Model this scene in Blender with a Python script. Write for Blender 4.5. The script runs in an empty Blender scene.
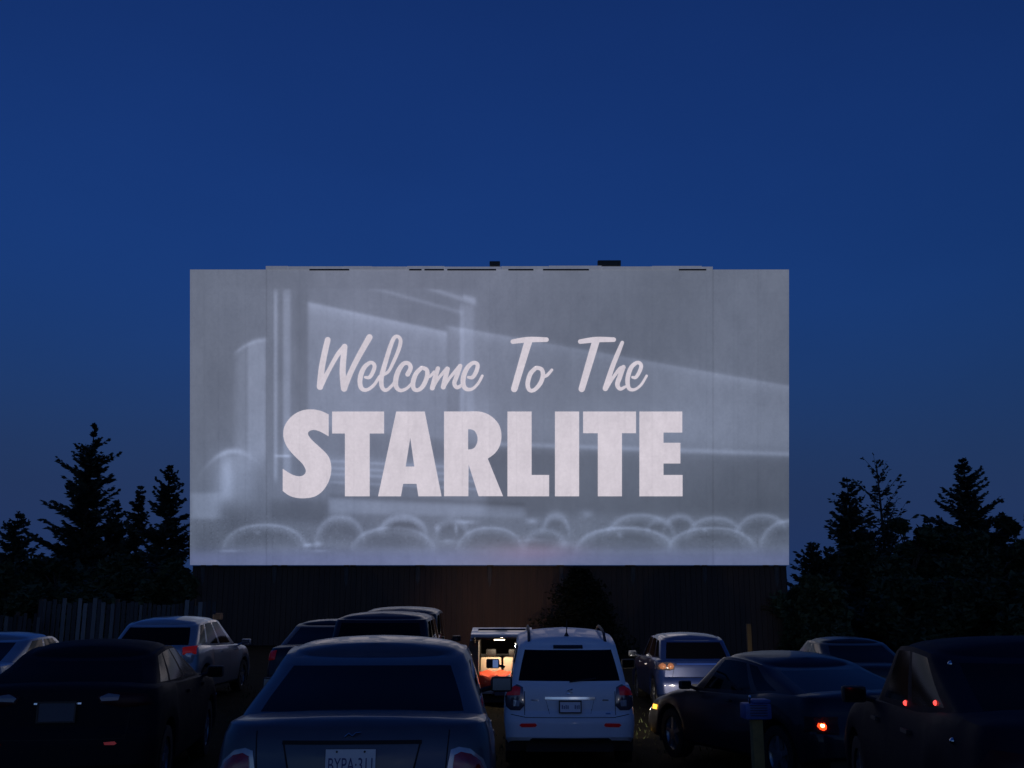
import bpy, bmesh, math, random
import numpy as np
from mathutils import Vector, Matrix
from mathutils.bvhtree import BVHTree

random.seed(7)
rng = np.random.default_rng(11)
sc = bpy.context.scene
COL = sc.collection
R = math.radians

# ------------------------------------------------------------------ camera
PITCH = math.atan(0.221)
CZ = 1.76
FPX = 1000.0
cam = bpy.data.objects.new('camera', bpy.data.cameras.new('camera'))
COL.objects.link(cam)
cam.location = (0, 0, CZ)
cam.rotation_euler = (R(90) + PITCH, 0, 0)
cam.data.sensor_width = 36
cam.data.lens = 36 * FPX / 1024
cam.data.clip_end = 3000
cam.data.clip_start = 0.05
sc.camera = cam


def ray(px, py):
    u, v = (px - 512) / FPX, (384 - py) / FPX
    c, s = math.cos(PITCH), math.sin(PITCH)
    return Vector((u, c - v * s, s + v * c))


def at(px, py, Y):
    """world X, Z of the photo point (px, py) at ground distance Y"""
    r = ray(px, py)
    k = Y / r.y
    return r.x * k, CZ + r.z * k


def S(x, a, b):
    t = min(1.0, max(0.0, (x - a) / (b - a)))
    return t * t * (3 - 2 * t)


def ground_z(X, Y):
    return -0.38 * S(Y, 8, 12.5) * S(X, -2.6, -0.2) * (1 - .4 * S(X, 1.8, 3.2) * (1 - S(Y, 15, 19)))


# ------------------------------------------------------------------ object helpers
def props(o, label=None, cat=None, group=None, kind=None):
    if label: o['label'] = label
    if cat: o['category'] = cat
    if group: o['group'] = group
    if kind: o['kind'] = kind
    return o


def empty(name, loc, rz=0, label=None, cat=None, group=None):
    o = bpy.data.objects.new(name, None)
    COL.objects.link(o)
    o.location = loc
    o.rotation_euler = (0, 0, rz)
    o.empty_display_size = .2
    return props(o, label, cat, group)


def mk(name, V, F, mat, parent=None, smooth=True, ang=40, fix=True):
    me = bpy.data.meshes.new(name)
    me.from_pydata([tuple(v) for v in V], [], [tuple(f) for f in F])
    if fix:
        bm = bmesh.new(); bm.from_mesh(me)
        bmesh.ops.remove_doubles(bm, verts=bm.verts, dist=1e-5)
        bmesh.ops.recalc_face_normals(bm, faces=bm.faces)
        bm.to_mesh(me); bm.free()
    if smooth:
        me.polygons.foreach_set('use_smooth', [True] * len(me.polygons))
        me.set_sharp_from_angle(angle=R(ang))
    if mat: me.materials.append(mat)
    o = bpy.data.objects.new(name, me)
    COL.objects.link(o)
    if parent: o.parent = parent
    return o


class MB:
    def __init__(s): s.V, s.F = [], []

    def add(s, V, F):
        n = len(s.V)
        s.V += [tuple(v) for v in V]
        s.F += [tuple(i + n for i in f) for f in F]
        return s

    def box(s, x0, x1, y0, y1, z0, z1, M=None, bev=0):
        V = [(x, y, z) for z in (z0, z1) for y in (y0, y1) for x in (x0, x1)]
        F = [(0, 2, 3, 1), (4, 5, 7, 6), (0, 1, 5, 4), (2, 6, 7, 3), (0, 4, 6, 2), (1, 3, 7, 5)]
        if bev:
            bm = bmesh.new()
            vs = [bm.verts.new(v) for v in V]
            for f in F: bm.faces.new([vs[i] for i in f])
            bmesh.ops.bevel(bm, geom=bm.edges[:], offset=bev, segments=2, profile=.6, affect='EDGES')
            bm.verts.index_update()
            V = [v.co.copy() for v in bm.verts]
            F = [[v.index for v in f.verts] for f in bm.faces]
            bm.free()
        if M is not None: V = [M @ Vector(v) for v in V]
        return s.add(V, F)

    def tube(s, pts, rad, n=8, cap=True):
        pts = [Vector(p) for p in pts]
        rads = rad if isinstance(rad, (list, tuple)) else [rad] * len(pts)
        V, F = [], []
        for i, p in enumerate(pts):
            d = (pts[min(i + 1, len(pts) - 1)] - pts[max(i - 1, 0)]).normalized()
            a = d.orthogonal().normalized() if i == 0 else (a - d * a.dot(d)).normalized()
            b = d.cross(a)
            for k in range(n):
                t = 2 * math.pi * k / n
                V.append(p + (a * math.cos(t) + b * math.sin(t)) * rads[i])
        for i in range(len(pts) - 1):
            for k in range(n):
                F.append((i * n + k, i * n + (k + 1) % n, (i + 1) * n + (k + 1) % n, (i + 1) * n + k))
        if cap:
            F.append(tuple(range(n))[::-1]); F.append(tuple((len(pts) - 1) * n + k for k in range(n)))
        return s.add(V, F)

    def lathe(s, prof, M=None, n=28):
        """prof: (radius, axial) pairs, axis = x"""
        V, F = [], []
        for (r, a) in prof:
            for k in range(n):
                t = 2 * math.pi * k / n
                V.append(Vector((a, r * math.cos(t), r * math.sin(t))))
        for i in range(len(prof) - 1):
            for k in range(n):
                F.append((i * n + k, i * n + (k + 1) % n, (i + 1) * n + (k + 1) % n, (i + 1) * n + k))
        if M is not None: V = [M @ v for v in V]
        return s.add(V, F)

    def build(s, name, mat, parent=None, **k): return mk(name, s.V, s.F, mat, parent, **k)


# ------------------------------------------------------------------ materials
MATS = {}


def mat(name, col=(.5, .5, .5), rough=.5, metal=0, coat=0, em=None, es=0, noise=0, nscale=4, bump=0, bscale=30, spec=.5, coatr=.05, stretch=None):
    m = bpy.data.materials.new(name); m.use_nodes = True
    nt = m.node_tree; b = nt.nodes['Principled BSDF']
    b.inputs['Base Color'].default_value = (*col, 1)
    b.inputs['Roughness'].default_value = rough
    b.inputs['Metallic'].default_value = metal
    b.inputs['Coat Weight'].default_value = coat
    b.inputs['Coat Roughness'].default_value = coatr
    b.inputs['Specular IOR Level'].default_value = spec
    if em:
        b.inputs['Emission Color'].default_value = (*em, 1)
        b.inputs['Emission Strength'].default_value = es
    if noise or bump:
        tc = nt.nodes.new('ShaderNodeTexCoord'); src = tc.outputs['Object']
        if stretch:
            mp = nt.nodes.new('ShaderNodeMapping'); mp.inputs['Scale'].default_value = stretch
            nt.links.new(src, mp.inputs[0]); src = mp.outputs[0]
    if noise:
        n = nt.nodes.new('ShaderNodeTexNoise'); n.inputs['Scale'].default_value = nscale
        n.inputs['Detail'].default_value = 6; n.inputs['Roughness'].default_value = .65
        nt.links.new(src, n.inputs['Vector'])
        r = nt.nodes.new('ShaderNodeValToRGB')
        r.color_ramp.elements[0].position = .3; r.color_ramp.elements[1].position = .7
        r.color_ramp.elements[0].color = (*[c * (1 - noise) for c in col], 1)
        r.color_ramp.elements[1].color = (*[min(1, c * (1 + noise)) for c in col], 1)
        nt.links.new(n.outputs[0], r.inputs[0]); nt.links.new(r.outputs[0], b.inputs['Base Color'])
        mr = nt.nodes.new('ShaderNodeMapRange')
        mr.inputs['To Min'].default_value = max(0.02, rough * .75); mr.inputs['To Max'].default_value = min(1, rough * 1.3)
        nt.links.new(n.outputs[0], mr.inputs[0]); nt.links.new(mr.outputs[0], b.inputs['Roughness'])
    if bump:
        n2 = nt.nodes.new('ShaderNodeTexNoise'); n2.inputs['Scale'].default_value = bscale
        n2.inputs['Detail'].default_value = 4
        nt.links.new(src, n2.inputs['Vector'])
        bp = nt.nodes.new('ShaderNodeBump'); bp.inputs['Strength'].default_value = bump; bp.inputs['Distance'].default_value = .02
        nt.links.new(n2.outputs[0], bp.inputs['Height']); nt.links.new(bp.outputs[0], b.inputs['Normal'])
    MATS[name] = m
    return m


def paint(name, col, metal=.3, rough=.35, dirt=.12, coat=1, spec=.5):
    return mat(name, col, rough, metal, coat=coat, spec=spec, noise=dirt, nscale=3, coatr=.06)


P_greyblue = paint('paint_grey_blue', (.06, .07, .09), .3, .42, coat=.45)
P_white = paint('paint_white', (.8, .8, .8), 0, .5, .04, coat=.25)
P_silver = paint('paint_silver', (.32, .33, .35), .5, .4)
P_palesilver = paint('paint_pale_silver', (.25, .27, .31), .5, .4)
P_black = paint('paint_black', (.009, .010, .015), 0, .62, coat=.0, spec=.07)
P_blackblue = paint('paint_black_blue', (.008, .011, .022), 0, .62, coat=.0, spec=.07)
P_midnight = paint('paint_midnight', (.010, .011, .02), .1, .4, coat=.3, spec=.2)
P_darkblue = paint('paint_blue', (.014, .032, .13), .3, .35, coat=.8)
P_dark2 = paint('paint_charcoal', (.015, .016, .02), .2, .4, coat=.35, spec=.3)
P_van = paint('paint_offwhite', (.5, .5, .52), .1, .4)
M_glass = mat('tinted_glass', (.003, .003, .004), .06, 0, spec=.14)
M_glass_dull = mat('low_sheen_glass', (.002, .002, .003), .14, 0, spec=.035)  # glass with its reflections toned down
M_dulltrim = mat('dull_bright_trim', (.3, .3, .32), .35, .7)
M_glass2 = mat('mirror_glass', (.05, .055, .07), .08, 1)
M_rubber = mat('rubber', (.005, .005, .005), .8, bump=.3)
M_trim = mat('black_plastic', (.015, .015, .016), .6, bump=.2, bscale=90)
M_seam = mat('panel_gap', (.004, .004, .004), .8)
M_rim = mat('alloy', (.3, .31, .33), .35, .8)
M_chrome = mat('chrome', (.7, .72, .75), .12, 1)
M_red = mat('red_lens', (.28, .006, .008), .12, 0, coat=1)
M_redglow = mat('red_lens_glowing', (.25, .01, .008), .2, 0, em=(1, .03, .02), es=.03)
M_dullred = mat('red_reflector', (.33, .012, .02), .2, 0, em=(1, .02, .05), es=.008)
M_clear = mat('clear_lens', (.42, .42, .44), .15, .3, coat=1)
M_dimclear = mat('dim_clear_lens', (.16, .17, .2), .2, .1)
M_smoke = mat('smoked_lens', (.12, .1, .11), .15, .2, coat=1)
M_smoke2 = mat('dark_red_lens', (.03, .003, .004), .4, spec=.2)
M_plate = mat('licence_plate_white', (.55, .58, .62), .35, .1)
M_ink = mat('licence_ink', (.03, .045, .16), .5)
M_frame = mat('plate_frame_black', (.006, .006, .008), .4)
M_amber_on = mat('amber_lamp_on', (.4, .15, .02), .3, em=(1, .42, .04), es=1.6)
M_tail_on = mat('tail_lamp_on', (.4, .02, .01), .3, em=(1, .05, .01), es=1.2)
M_tail_core = mat('tail_lamp_bulb', (.4, .2, .05), .3, em=(1, .6, .15), es=8)
M_red_reflect = mat('red_reflection_glow', (.4, .02, .02), .3, em=(1, .06, .05), es=1.2)
M_head = mat('headlamp_on', (.8, .8, .75), .2, em=(1, .85, .6), es=4)


# ------------------------------------------------------------------ world
w = bpy.data.worlds.new('World'); sc.world = w; w.use_nodes = True
nt = w.node_tree
sky = nt.nodes.new('ShaderNodeTexSky'); sky.sky_type = 'NISHITA'; sky.sun_disc = False
sky.sun_elevation = R(0); sky.sun_rotation = R(180 - 12)
sky.ozone_density = 6.0; sky.dust_density = .6; sky.air_density = 1.0
hs = nt.nodes.new('ShaderNodeMix'); hs.data_type = 'RGBA'; hs.blend_type = 'MULTIPLY'; hs.inputs[0].default_value = 1
hs.inputs[7].default_value = (1.9, 1.24, 1.1, 1)
nt.links.new(sky.outputs[0], hs.inputs[6])
wtc = nt.nodes.new('ShaderNodeTexCoord'); wsp = nt.nodes.new('ShaderNodeSeparateXYZ'); nt.links.new(wtc.outputs['Generated'], wsp.inputs[0])
wz = nt.nodes.new('ShaderNodeMapRange'); wz.interpolation_type = 'SMOOTHSTEP'
wz.inputs['From Min'].default_value = .0; wz.inputs['From Max'].default_value = .34; nt.links.new(wsp.outputs['Z'], wz.inputs[0])
wy_ = nt.nodes.new('ShaderNodeMapRange'); wy_.interpolation_type = 'SMOOTHSTEP'
wy_.inputs['From Min'].default_value = .1; wy_.inputs['From Max'].default_value = -.8; nt.links.new(wsp.outputs['Y'], wy_.inputs[0])
hc = nt.nodes.new('ShaderNodeMix'); hc.data_type = 'RGBA'; nt.links.new(wy_.outputs[0], hc.inputs[0])
hc.inputs[6].default_value = (.042, .121, .405, 1); hc.inputs[7].default_value = (.55, .92, 1.65, 1)   # blue dusk in front, paler afterglow behind the camera
wm = nt.nodes.new('ShaderNodeMix'); wm.data_type = 'RGBA'
nt.links.new(wz.outputs[0], wm.inputs[0]); nt.links.new(hc.outputs[2], wm.inputs[6]); nt.links.new(hs.outputs[2], wm.inputs[7])
wn = nt.nodes.new('ShaderNodeTexNoise'); wn.inputs['Scale'].default_value = 2.6; wn.inputs['Detail'].default_value = 5
wns = nt.nodes.new('ShaderNodeMapping'); wns.inputs['Scale'].default_value = (1, 1, 2.2)
nt.links.new(wtc.outputs['Generated'], wns.inputs[0]); nt.links.new(wns.outputs[0], wn.inputs['Vector'])
wr = nt.nodes.new('ShaderNodeMapRange'); wr.inputs['To Min'].default_value = .88; wr.inputs['To Max'].default_value = 1.12; nt.links.new(wn.outputs[0], wr.inputs[0])
wv = nt.nodes.new('ShaderNodeVectorMath'); wv.operation = 'SCALE'; nt.links.new(wm.outputs[2], wv.inputs[0]); nt.links.new(wr.outputs[0], wv.inputs['Scale'])
nt.links.new(wv.outputs[0], nt.nodes['Background'].inputs[0])
nt.nodes['Background'].inputs[1].default_value = .145
sc.view_settings.view_transform = 'Standard'
sc.view_settings.look = 'None'
sc.view_settings.exposure = 1.0
sc.view_settings.gamma = 1

# ------------------------------------------------------------------ ground
def axis(brk):
    out = []
    for a, b, st in brk:
        n = max(1, round((b - a) / st)); out += [a + (b - a) * i / n for i in range(n)]
    return out + [brk[-1][1]]


gx = axis([(-600, -60, 60), (-60, -12, 4), (-12, 14, .4), (14, 60, 4), (60, 600, 60)])
gy = axis([(-300, 0, 30), (0, 4, 1), (4, 30, .4), (30, 80, 4), (80, 1200, 80)])
V, F = [], []
for y in gy:
    for x in gx:
        near = 1 if (abs(x) < 14 and 0 < y < 30) else 0
        V.append((x, y, ground_z(x, y) + near * .012 * math.sin(x * 3.1 + y) * math.sin(y * 2.3 - x)))
nx = len(gx)
for j in range(len(gy) - 1):
    for i in range(nx - 1):
        F.append((j * nx + i, j * nx + i + 1, (j + 1) * nx + i + 1, (j + 1) * nx + i))
gm = mat('ground_turf', (.018, .015, .009), 1.0, spec=.02, noise=.6, nscale=.8, bump=.8, bscale=14)
props(mk('ground', V, F, gm, fix=False), kind='structure')

# grass tufts between the parking rows
V, F = [], []
for i in range(9000):
    Y = 6.5 + 17 * random.random() ** 1.3
    X = random.uniform(-.62, .5) * Y
    patch = math.sin(X * 1.7 + 2) * math.sin(Y * 1.3) + math.sin(X * .6 - Y * .4)
    if patch < -.2 and random.random() < .8: continue
    a = random.uniform(0, 6.28); h = random.uniform(.03, .10); wv = random.uniform(.006, .014)
    z = ground_z(X, Y) - .012
    dx, dy = math.cos(a) * wv, math.sin(a) * wv
    lx, ly = random.uniform(-.04, .04), random.uniform(-.04, .04)
    n = len(V)
    V += [(X - dx, Y - dy, z), (X + dx, Y + dy, z), (X + lx, Y + ly, z + h)]
    F.append((n, n + 1, n + 2))
props(mk('grass', V, F, mat('grass_blades', (.045, .06, .02), .8, noise=.4), fix=False, smooth=False), 'short rough grass growing between the parked cars', 'grass', kind='stuff')

# ------------------------------------------------------------------ cars
def interp(tab, y):
    if y <= tab[0][0]: return tab[0][1]
    for (a, p), (b, q) in zip(tab, tab[1:]):
        if y <= b:
            t = (y - a) / (b - a); t2 = t * t * (3 - 2 * t) * .5 + t * .5
            return p + (q - p) * t2
    return tab[-1][1]


def plan(wd, y0, y1, rr, rf, b0, b1, us, bow=.03, NR=7, NC=7):
    """half outline from rear centre round to front centre, with tags"""
    P = []
    for i in range(NR):
        x = (wd - rr) * i / (NR - 1)
        P.append((x, y0 + b0 * (x / wd) ** 2, 'r', x / wd))
    b = b0 * ((wd - rr) / wd) ** 2
    for i in range(1, NC):
        a = math.pi / 2 * i / NC
        P.append((wd - rr + rr * math.sin(a), y0 + b + rr * (1 - math.cos(a)), 'r', (wd - rr + rr * math.sin(a)) / wd))
    ya, bb = y0 + b + rr, b1 * ((wd - rf) / wd) ** 2
    yb = y1 - bb - rf
    for u in us:
        P.append((wd, ya + (yb - ya) * u, 's', u))
    for i in range(NC - 1, 0, -1):
        a = math.pi / 2 * i / NC
        P.append((wd - rf + rf * math.sin(a), y1 - bb - rf * (1 - math.cos(a)), 'f', (wd - rf + rf * math.sin(a)) / wd))
    for i in range(NR - 1, -1, -1):
        x = (wd - rf) * i / (NR - 1)
        P.append((x, y1 - b1 * (x / wd) ** 2, 'f', x / wd))
    ym, hl = (y0 + y1) / 2, (y1 - y0) / 2
    return [(x * (1 - bow * ((y - ym) / hl) ** 2), y, t, u) for (x, y, t, u) in P]


def ring_faces(V, rings):
    """rings: lists of vertex tuples (half outline); mirrored; returns faces with (level, column, side)"""
    n = len(rings[0]); full = []
    for r in rings:
        full.append([(p[0], p[1], p[2]) for p in r] + [(-p[0], p[1], p[2]) for p in r[::-1]])
    m = 2 * n; base = len(V)
    for r in full: V += r
    out = []
    for l in range(len(rings) - 1):
        for c in range(m):
            c2 = (c + 1) % m
            if c in (n - 1, m - 1): continue
            col = c if c < n - 1 else m - 2 - c
            out.append(((base + l * m + c, base + l * m + c2, base + (l + 1) * m + c2, base + (l + 1) * m + c), l, col, 1 if c < n - 1 else -1))
    return out


def wheel(parent, x, y, r, wd, rimmat, tag='wheel'):
    t = MB()
    sgn = 1 if x > 0 else -1
    M = Matrix.Translation((x, y, r)) @ Matrix.Scale(sgn, 4, (1, 0, 0))
    rr = r * .66
    t.lathe([(rr, -wd), (r * .93, -wd), (r * .99, -wd * .85), (r, -wd * .5), (r, -.03), (r * .975, 0), (r * .9, .004), (rr * 1.02, 0), (rr, -.02)], M)
    w = t.build(tag, M_rubber, parent)
    q = MB()
    q.lathe([(rr, -.02), (rr * .94, -.03), (rr * .9, -.07), (.02, -.075)], M)
    for k in range(5):
        a = k * 2 * math.pi / 5
        Mk = M @ Matrix.Rotation(a, 4, 'X')
        q.box(-.062, -.016, -.028, .028, .02, rr * .95, Mk)
    q.lathe([(.065, -.06), (.06, -.012), (.001, -.01)], M)
    q.build('rim', rimmat, w)
    return w


class Car:
    def __init__(s, name, px_rear, Y, sp, body, label, rz=0, group='cars parked facing the screen', X=None, cat='car', dz=0):
        """px_rear: photo column of the rear centre; Y distance of the rear bumper"""
        s.sp = sp
        X = (px_rear - 512) / FPX * (Y * .976 - .2) if X is None else X
        L = sp['L']
        hx, hy = -math.sin(rz), math.cos(rz)
        za, zf = ground_z(X, Y), ground_z(X + hx * L, Y + hy * L)
        s.root = empty(name, (X, Y, za + dz), rz, label, cat, group)
        s.root.rotation_mode = 'XYZ'
        s.root.rotation_euler = (math.atan2(zf - za, L), 0, rz)
        s.X, s.Y, s.g = X, Y, za + dz
        s.build(body)

    # photo point -> local (x, z) for a car heading straight at the screen
    def loc(s, px, py, dy=0.0):
        X, Z = at(px, py, s.Y + dy)
        return X - s.X, Z - s.g

    def build(s, body):
        p = s.sp; W, L = p['W'], p['L']; Rw = p.get('R', .32)
        zs = p['zs']; sill = p.get('sill', .24); wy = p['wy']
        us = sorted(set([i / 56 for i in range(57)]))
        prof = p.get('prof', [(0, .05, .03, .05), (.06, .015, 0, .01), (.3, 0, 0, 0), (.5, 0, .01, .01), (.62, .005, .05, .03), (.8, .02, .06, .09), (.92, .035, .08, .13), (1, .06, .11, .18)])
        cr, cf = p.get('cr', .22), p.get('cf', .3)
        b0, b1 = p.get('b0', .1), p.get('b1', .18)
        ar = Rw + .055

        def zsy(y): return interp(zs, y)

        rings = []
        for (q, dw, d0, d1) in prof:
            r = []
            for (x, y, t, u) in plan(W - dw, d0, L - d1, cr, cf, b0, b1, us):
                zb = sill + (.1 * S(abs(y - L / 2), L / 2 - .5, L / 2))
                if x > W * .75:
                    for c in wy:
                        if abs(y - c) < ar:
                            zb = max(zb, Rw + math.sqrt(ar * ar - (y - c) ** 2))
                z = zb + q * (zsy(y) - zb)
                bulge = 0
                for c in wy: bulge += .018 * math.exp(-((y - c) / .42) ** 2) * math.exp(-((z - .62) / .16) ** 2)
                r.append((x * (1 + bulge / W), y, z))
            rings.append(r)
        last = plan(W - prof[-1][1], prof[-1][2], L - prof[-1][3], cr, cf, b0, b1, us)
        for sx, sy, dz in ((.97, .995, .012), (.9, .985, .024), (.7, .97, .038), (.4, .955, .047), (.0, .94, .05)):
            r = []
            for (x, y, t, u) in last:
                yy = L / 2 + (y - L / 2) * sy
                r.append((x * sx, yy, zsy(yy) + dz))
            rings.append(r)
        V = []; fs = ring_faces(V, rings)
        BV, BF = V, [f[0] for f in fs]

        # greenhouse
        g = p['gh']
        bnd = sorted(set(sum([list(a) for a in g['win']], [])))
        ug = sorted(set([i / 20 for i in range(21)] + bnd))
        ug = [u for i, u in enumerate(ug) if u in bnd or all(abs(u - b) > .012 for b in bnd)]
        lv = [0, g.get('t0', .1), .3, .5, .7, g.get('t1', .88), .95, 1.0]
        wb, wt = g['wb'], g['wt']
        gr = []

        def ztop(y):
            c = g['pk']; hl = max(g['yft'] - c, c - g['yrt'])
            return g['zr'] - g.get('drop', .05) * ((y - c) / hl) ** 2

        for t in lv:
            e = t if t <= .88 else t
            ww = wb + (wt - wb) * (e ** 1.25)
            ys = g['yrb'] + (g['yrt'] - g['yrb']) * (t ** .93)
            yf = g['yfb'] + (g['yft'] - g['yfb']) * (t ** .95)
            if t >= .95: ww -= (.015 if t < 1 else .05)
            if t >= .95: ys += (.02 if t < 1 else .07); yf -= (.02 if t < 1 else .07)
            r = []
            for (x, y, tg, u) in plan(ww, ys, yf, g.get('cr', .16), g.get('cf', .2), g.get('b0', .07), g.get('b1', .22), ug, bow=.05):
                zbse = zsy(y) + .0
                zt = ztop(min(max(y, g['yrt']), g['yft']))
                r.append((x, y, zbse + (zt - zbse) * t + (-.02 if t == 1 else 0)))
            gr.append(r)
        lp = plan(wt - .05, g['yrt'] + .07, g['yft'] - .07, g.get('cr', .16), g.get('cf', .2), g.get('b0', .07), g.get('b1', .22), ug, bow=.05)
        ymid = (g['yrt'] + g['yft']) / 2
        for sx, sy, dz in ((.95, .975, -.004), (.86, .93, .014), (.7, .86, .03), (.5, .80, .043), (.26, .77, .051), (0, .76, .054)):
            gr.append([(x * sx, ymid + (y - ymid) * sy, ztop(ymid + (y - ymid) * sy) + dz) for (x, y, tg, u) in lp])
        V2 = []; fs2 = ring_faces(V2, gr)
        pl = plan(1, 0, 3, .16, .2, 0, 0, ug)
        lo, hi = lv.index(g.get('t0', .1)), lv.index(g.get('t1', .88))
        sets = {}
        for (f, l, c, sd) in fs2:
            key = 'body'
            if lo <= l < hi:
                a, b2 = pl[c], pl[c + 1]
                if a[2] == 'r' and b2[2] == 'r' and b2[3] <= g.get('rw', .93): key = 'rear_window'
                elif a[2] == 'f' and b2[2] == 'f' and a[3] <= .93: key = 'windscreen'
                elif a[2] == 's' and b2[2] == 's':
                    for k, (u0, u1) in enumerate(g['win']):
                        if a[3] >= u0 - 1e-6 and b2[3] <= u1 + 1e-6: key = ('side_window', k, sd)
            sets.setdefault(key, []).append(f)
        n = len(BV); BV = BV + V2
        skip = p.get('open_rear')
        BF = BF + [tuple(i + n for i in f) for f in sets['body']]
        if skip: BF = skip(BV, BF)
        s.body = mk('body', BV, BF, body, s.root, ang=32)
        for key, ff in sets.items():
            if key == 'body' or (skip and key == 'rear_window'): continue
            idx = sorted(set(i for f in ff for i in f)); mp = {i: k for k, i in enumerate(idx)}
            nm = key if isinstance(key, str) else key[0]
            mk(nm, [V2[i] for i in idx], [tuple(mp[i] for i in f) for f in ff], p.get('glass', M_glass), s.root, ang=60)
        allF = BF + [tuple(i + n for i in f) for k, ff in sets.items() if k != 'body' for f in ff]
        s.bvh = BVHTree.FromPolygons([Vector(v) for v in BV], allF)
        # underbody
        u = MB(); u.box(-W + .3, W - .3, .25, L - .3, .2, .6); u.box(-W + .12, W - .12, wy[0] + ar + .02, wy[1] - ar - .02, .22, .5)
        u.build('underbody', M_trim, s.root, smooth=False)
        for yy in wy:
            for x in (-W + .03, W - .03):
                wheel(s.root, x, yy, Rw, .2, p.get('rim', M_rim))
                a = MB(); sg = 1 if x > 0 else -1; n_ = 18; V_, F_ = [], []
                for k in range(n_ + 1):
                    t_ = -.35 + (math.pi + .7) * k / n_
                    for (rr_, xx_) in ((ar + .004, sg * (W - .03)), (ar + .004, sg * (W - .32)), (.05, sg * (W - .32))):
                        V_.append((xx_, yy + rr_ * math.cos(t_), Rw + rr_ * math.sin(t_)))
                for k in range(n_):
                    for q in (0, 1): F_.append((k * 3 + q, k * 3 + q + 1, k * 3 + q + 4, k * 3 + q + 3))
                mk('wheel_arch', V_, F_, M_trim, s.root)

    def project(s, a, b, d):
        if d == 'rear': o, v = Vector((a, -3, b)), Vector((0, 1, 0))
        elif d == 'front': o, v = Vector((a, s.sp['L'] + 3, b)), Vector((0, -1, 0))
        elif d == 'right': o, v = Vector((3, a, b)), Vector((-1, 0, 0))
        elif d == 'left': o, v = Vector((-3, a, b)), Vector((1, 0, 0))
        else: o, v = Vector((a, b, 4)), Vector((0, 0, -1))
        h = s.bvh.ray_cast(o, v)
        if h[0] is None or (d in ('rear', 'front') and (h[0] - o).length > 4.5): return None, -v
        nrm = h[1] if h[1].dot(v) < 0 else -h[1]
        return h[0], nrm

    def patch(s, name, poly, m, d='rear', off=.006, dome=.0, parent=None, rings=5, label=None):
        pts = []
        n = len(poly)
        for i in range(n):
            a, b = poly[i], poly[(i + 1) % n]
            for k in range(4): pts.append((a[0] + (b[0] - a[0]) * k / 4, a[1] + (b[1] - a[1]) * k / 4))
        cx = sum(p[0] for p in poly) / n; cy = sum(p[1] for p in poly) / n
        V, F = [], []; N = len(pts)
        last = None
        for j in range(rings + 1):
            f = 1 - j / rings
            for (x, y) in pts:
                h, nr = s.project(cx + (x - cx) * f, cy + (y - cy) * f, d)
                if h is None: h = last if last is not None else Vector((0, 0, -1))
                last = h
                V.append(h + nr * (off + dome * (1 - f * f)))
        for k in range(N):
            V.append(V[k] - s.project(pts[k][0], pts[k][1], d)[1] * (off + .012))
        for j in range(rings):
            for k in range(N):
                F.append((j * N + k, j * N + (k + 1) % N, (j + 1) * N + (k + 1) % N, (j + 1) * N + k))
        o = (rings + 1) * N
        for k in range(N): F.append((o + k, o + (k + 1) % N, (k + 1) % N, k))
        ob = mk(name, V, F, m, parent or s.root, ang=50)
        if label: ob['label'] = label
        return ob

    def strip(s, name, paths, m, d='rear', wd=.008, off=.0015, parent=None):
        for path in paths:
            V, F = [], []
            pts = []
            for a, b in zip(path, path[1:]):
                L = math.hypot(b[0] - a[0], b[1] - a[1]); n = max(2, int(L / .03))
                pts += [(a[0] + (b[0] - a[0]) * k / n, a[1] + (b[1] - a[1]) * k / n) for k in range(n)]
            pts.append(path[-1]); base = len(V); ok = 0
            for i, pnt in enumerate(pts):
                q0, q1 = pts[max(0, i - 1)], pts[min(len(pts) - 1, i + 1)]
                dx, dy = q1[0] - q0[0], q1[1] - q0[1]; l = math.hypot(dx, dy) or 1
                nx_, ny_ = -dy / l * wd / 2, dx / l * wd / 2
                A, n1 = s.project(pnt[0] + nx_, pnt[1] + ny_, d); B, n2 = s.project(pnt[0] - nx_, pnt[1] - ny_, d)
                if A is None or B is None: continue
                V += [A + n1 * off, B + n2 * off]; ok += 1
            for k in range(ok - 1): F.append((base + 2 * k, base + 2 * k + 1, base + 2 * k + 3, base + 2 * k + 2))
            if F: mk(name, V, F, m, parent or s.root, ang=60)

    def mirrors(s, y, z, body, sc_=1.0, x=None, sides=(-1, 1), gm_=None):
        W = x or s.sp['W']
        for sg in sides:
            b = MB()
            M = Matrix.Translation((sg * (W + .09), y, z))
            b.box(-.095 * sc_, .095 * sc_, 0, .09, -.06 * sc_, .07 * sc_, M, bev=.03)
            b.tube([(sg * (W - .1), y + .07, z - .05), (sg * (W + .02), y + .05, z - .02)], .022, 6)
            o = b.build('door_mirror', body, s.root)
            q = MB()
            if gm_ and sg < 0: q.box(-.0 * sc_, .078 * sc_, -.014, -.010, -.05 * sc_, .06 * sc_, M @ Matrix.Rotation(R(-7), 4, 'X'))
            else: q.box(-.078 * sc_, .078 * sc_, -.004, .0, -.045 * sc_, .055 * sc_, M)
            q.build('mirror_glass', gm_ if gm_ and sg < 0 else M_glass2, o, smooth=False)

    def handles(s, ys, z, m, sides=('left', 'right')):
        for d in sides:
            for y in ys:
                s.patch('door_handle', [(y - .09, z - .012), (y + .09, z - .012), (y + .09, z + .014), (y - .09, z + .014)], m, d, off=.03, rings=2)

    def seams(s, rear=(), side=(), both=True):
        if rear: s.strip('trunk_seam', rear, M_seam, 'rear')
        if side:
            for d in ('left', 'right') if both else ('left',): s.strip('door_seam', side, M_seam, d)

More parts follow.
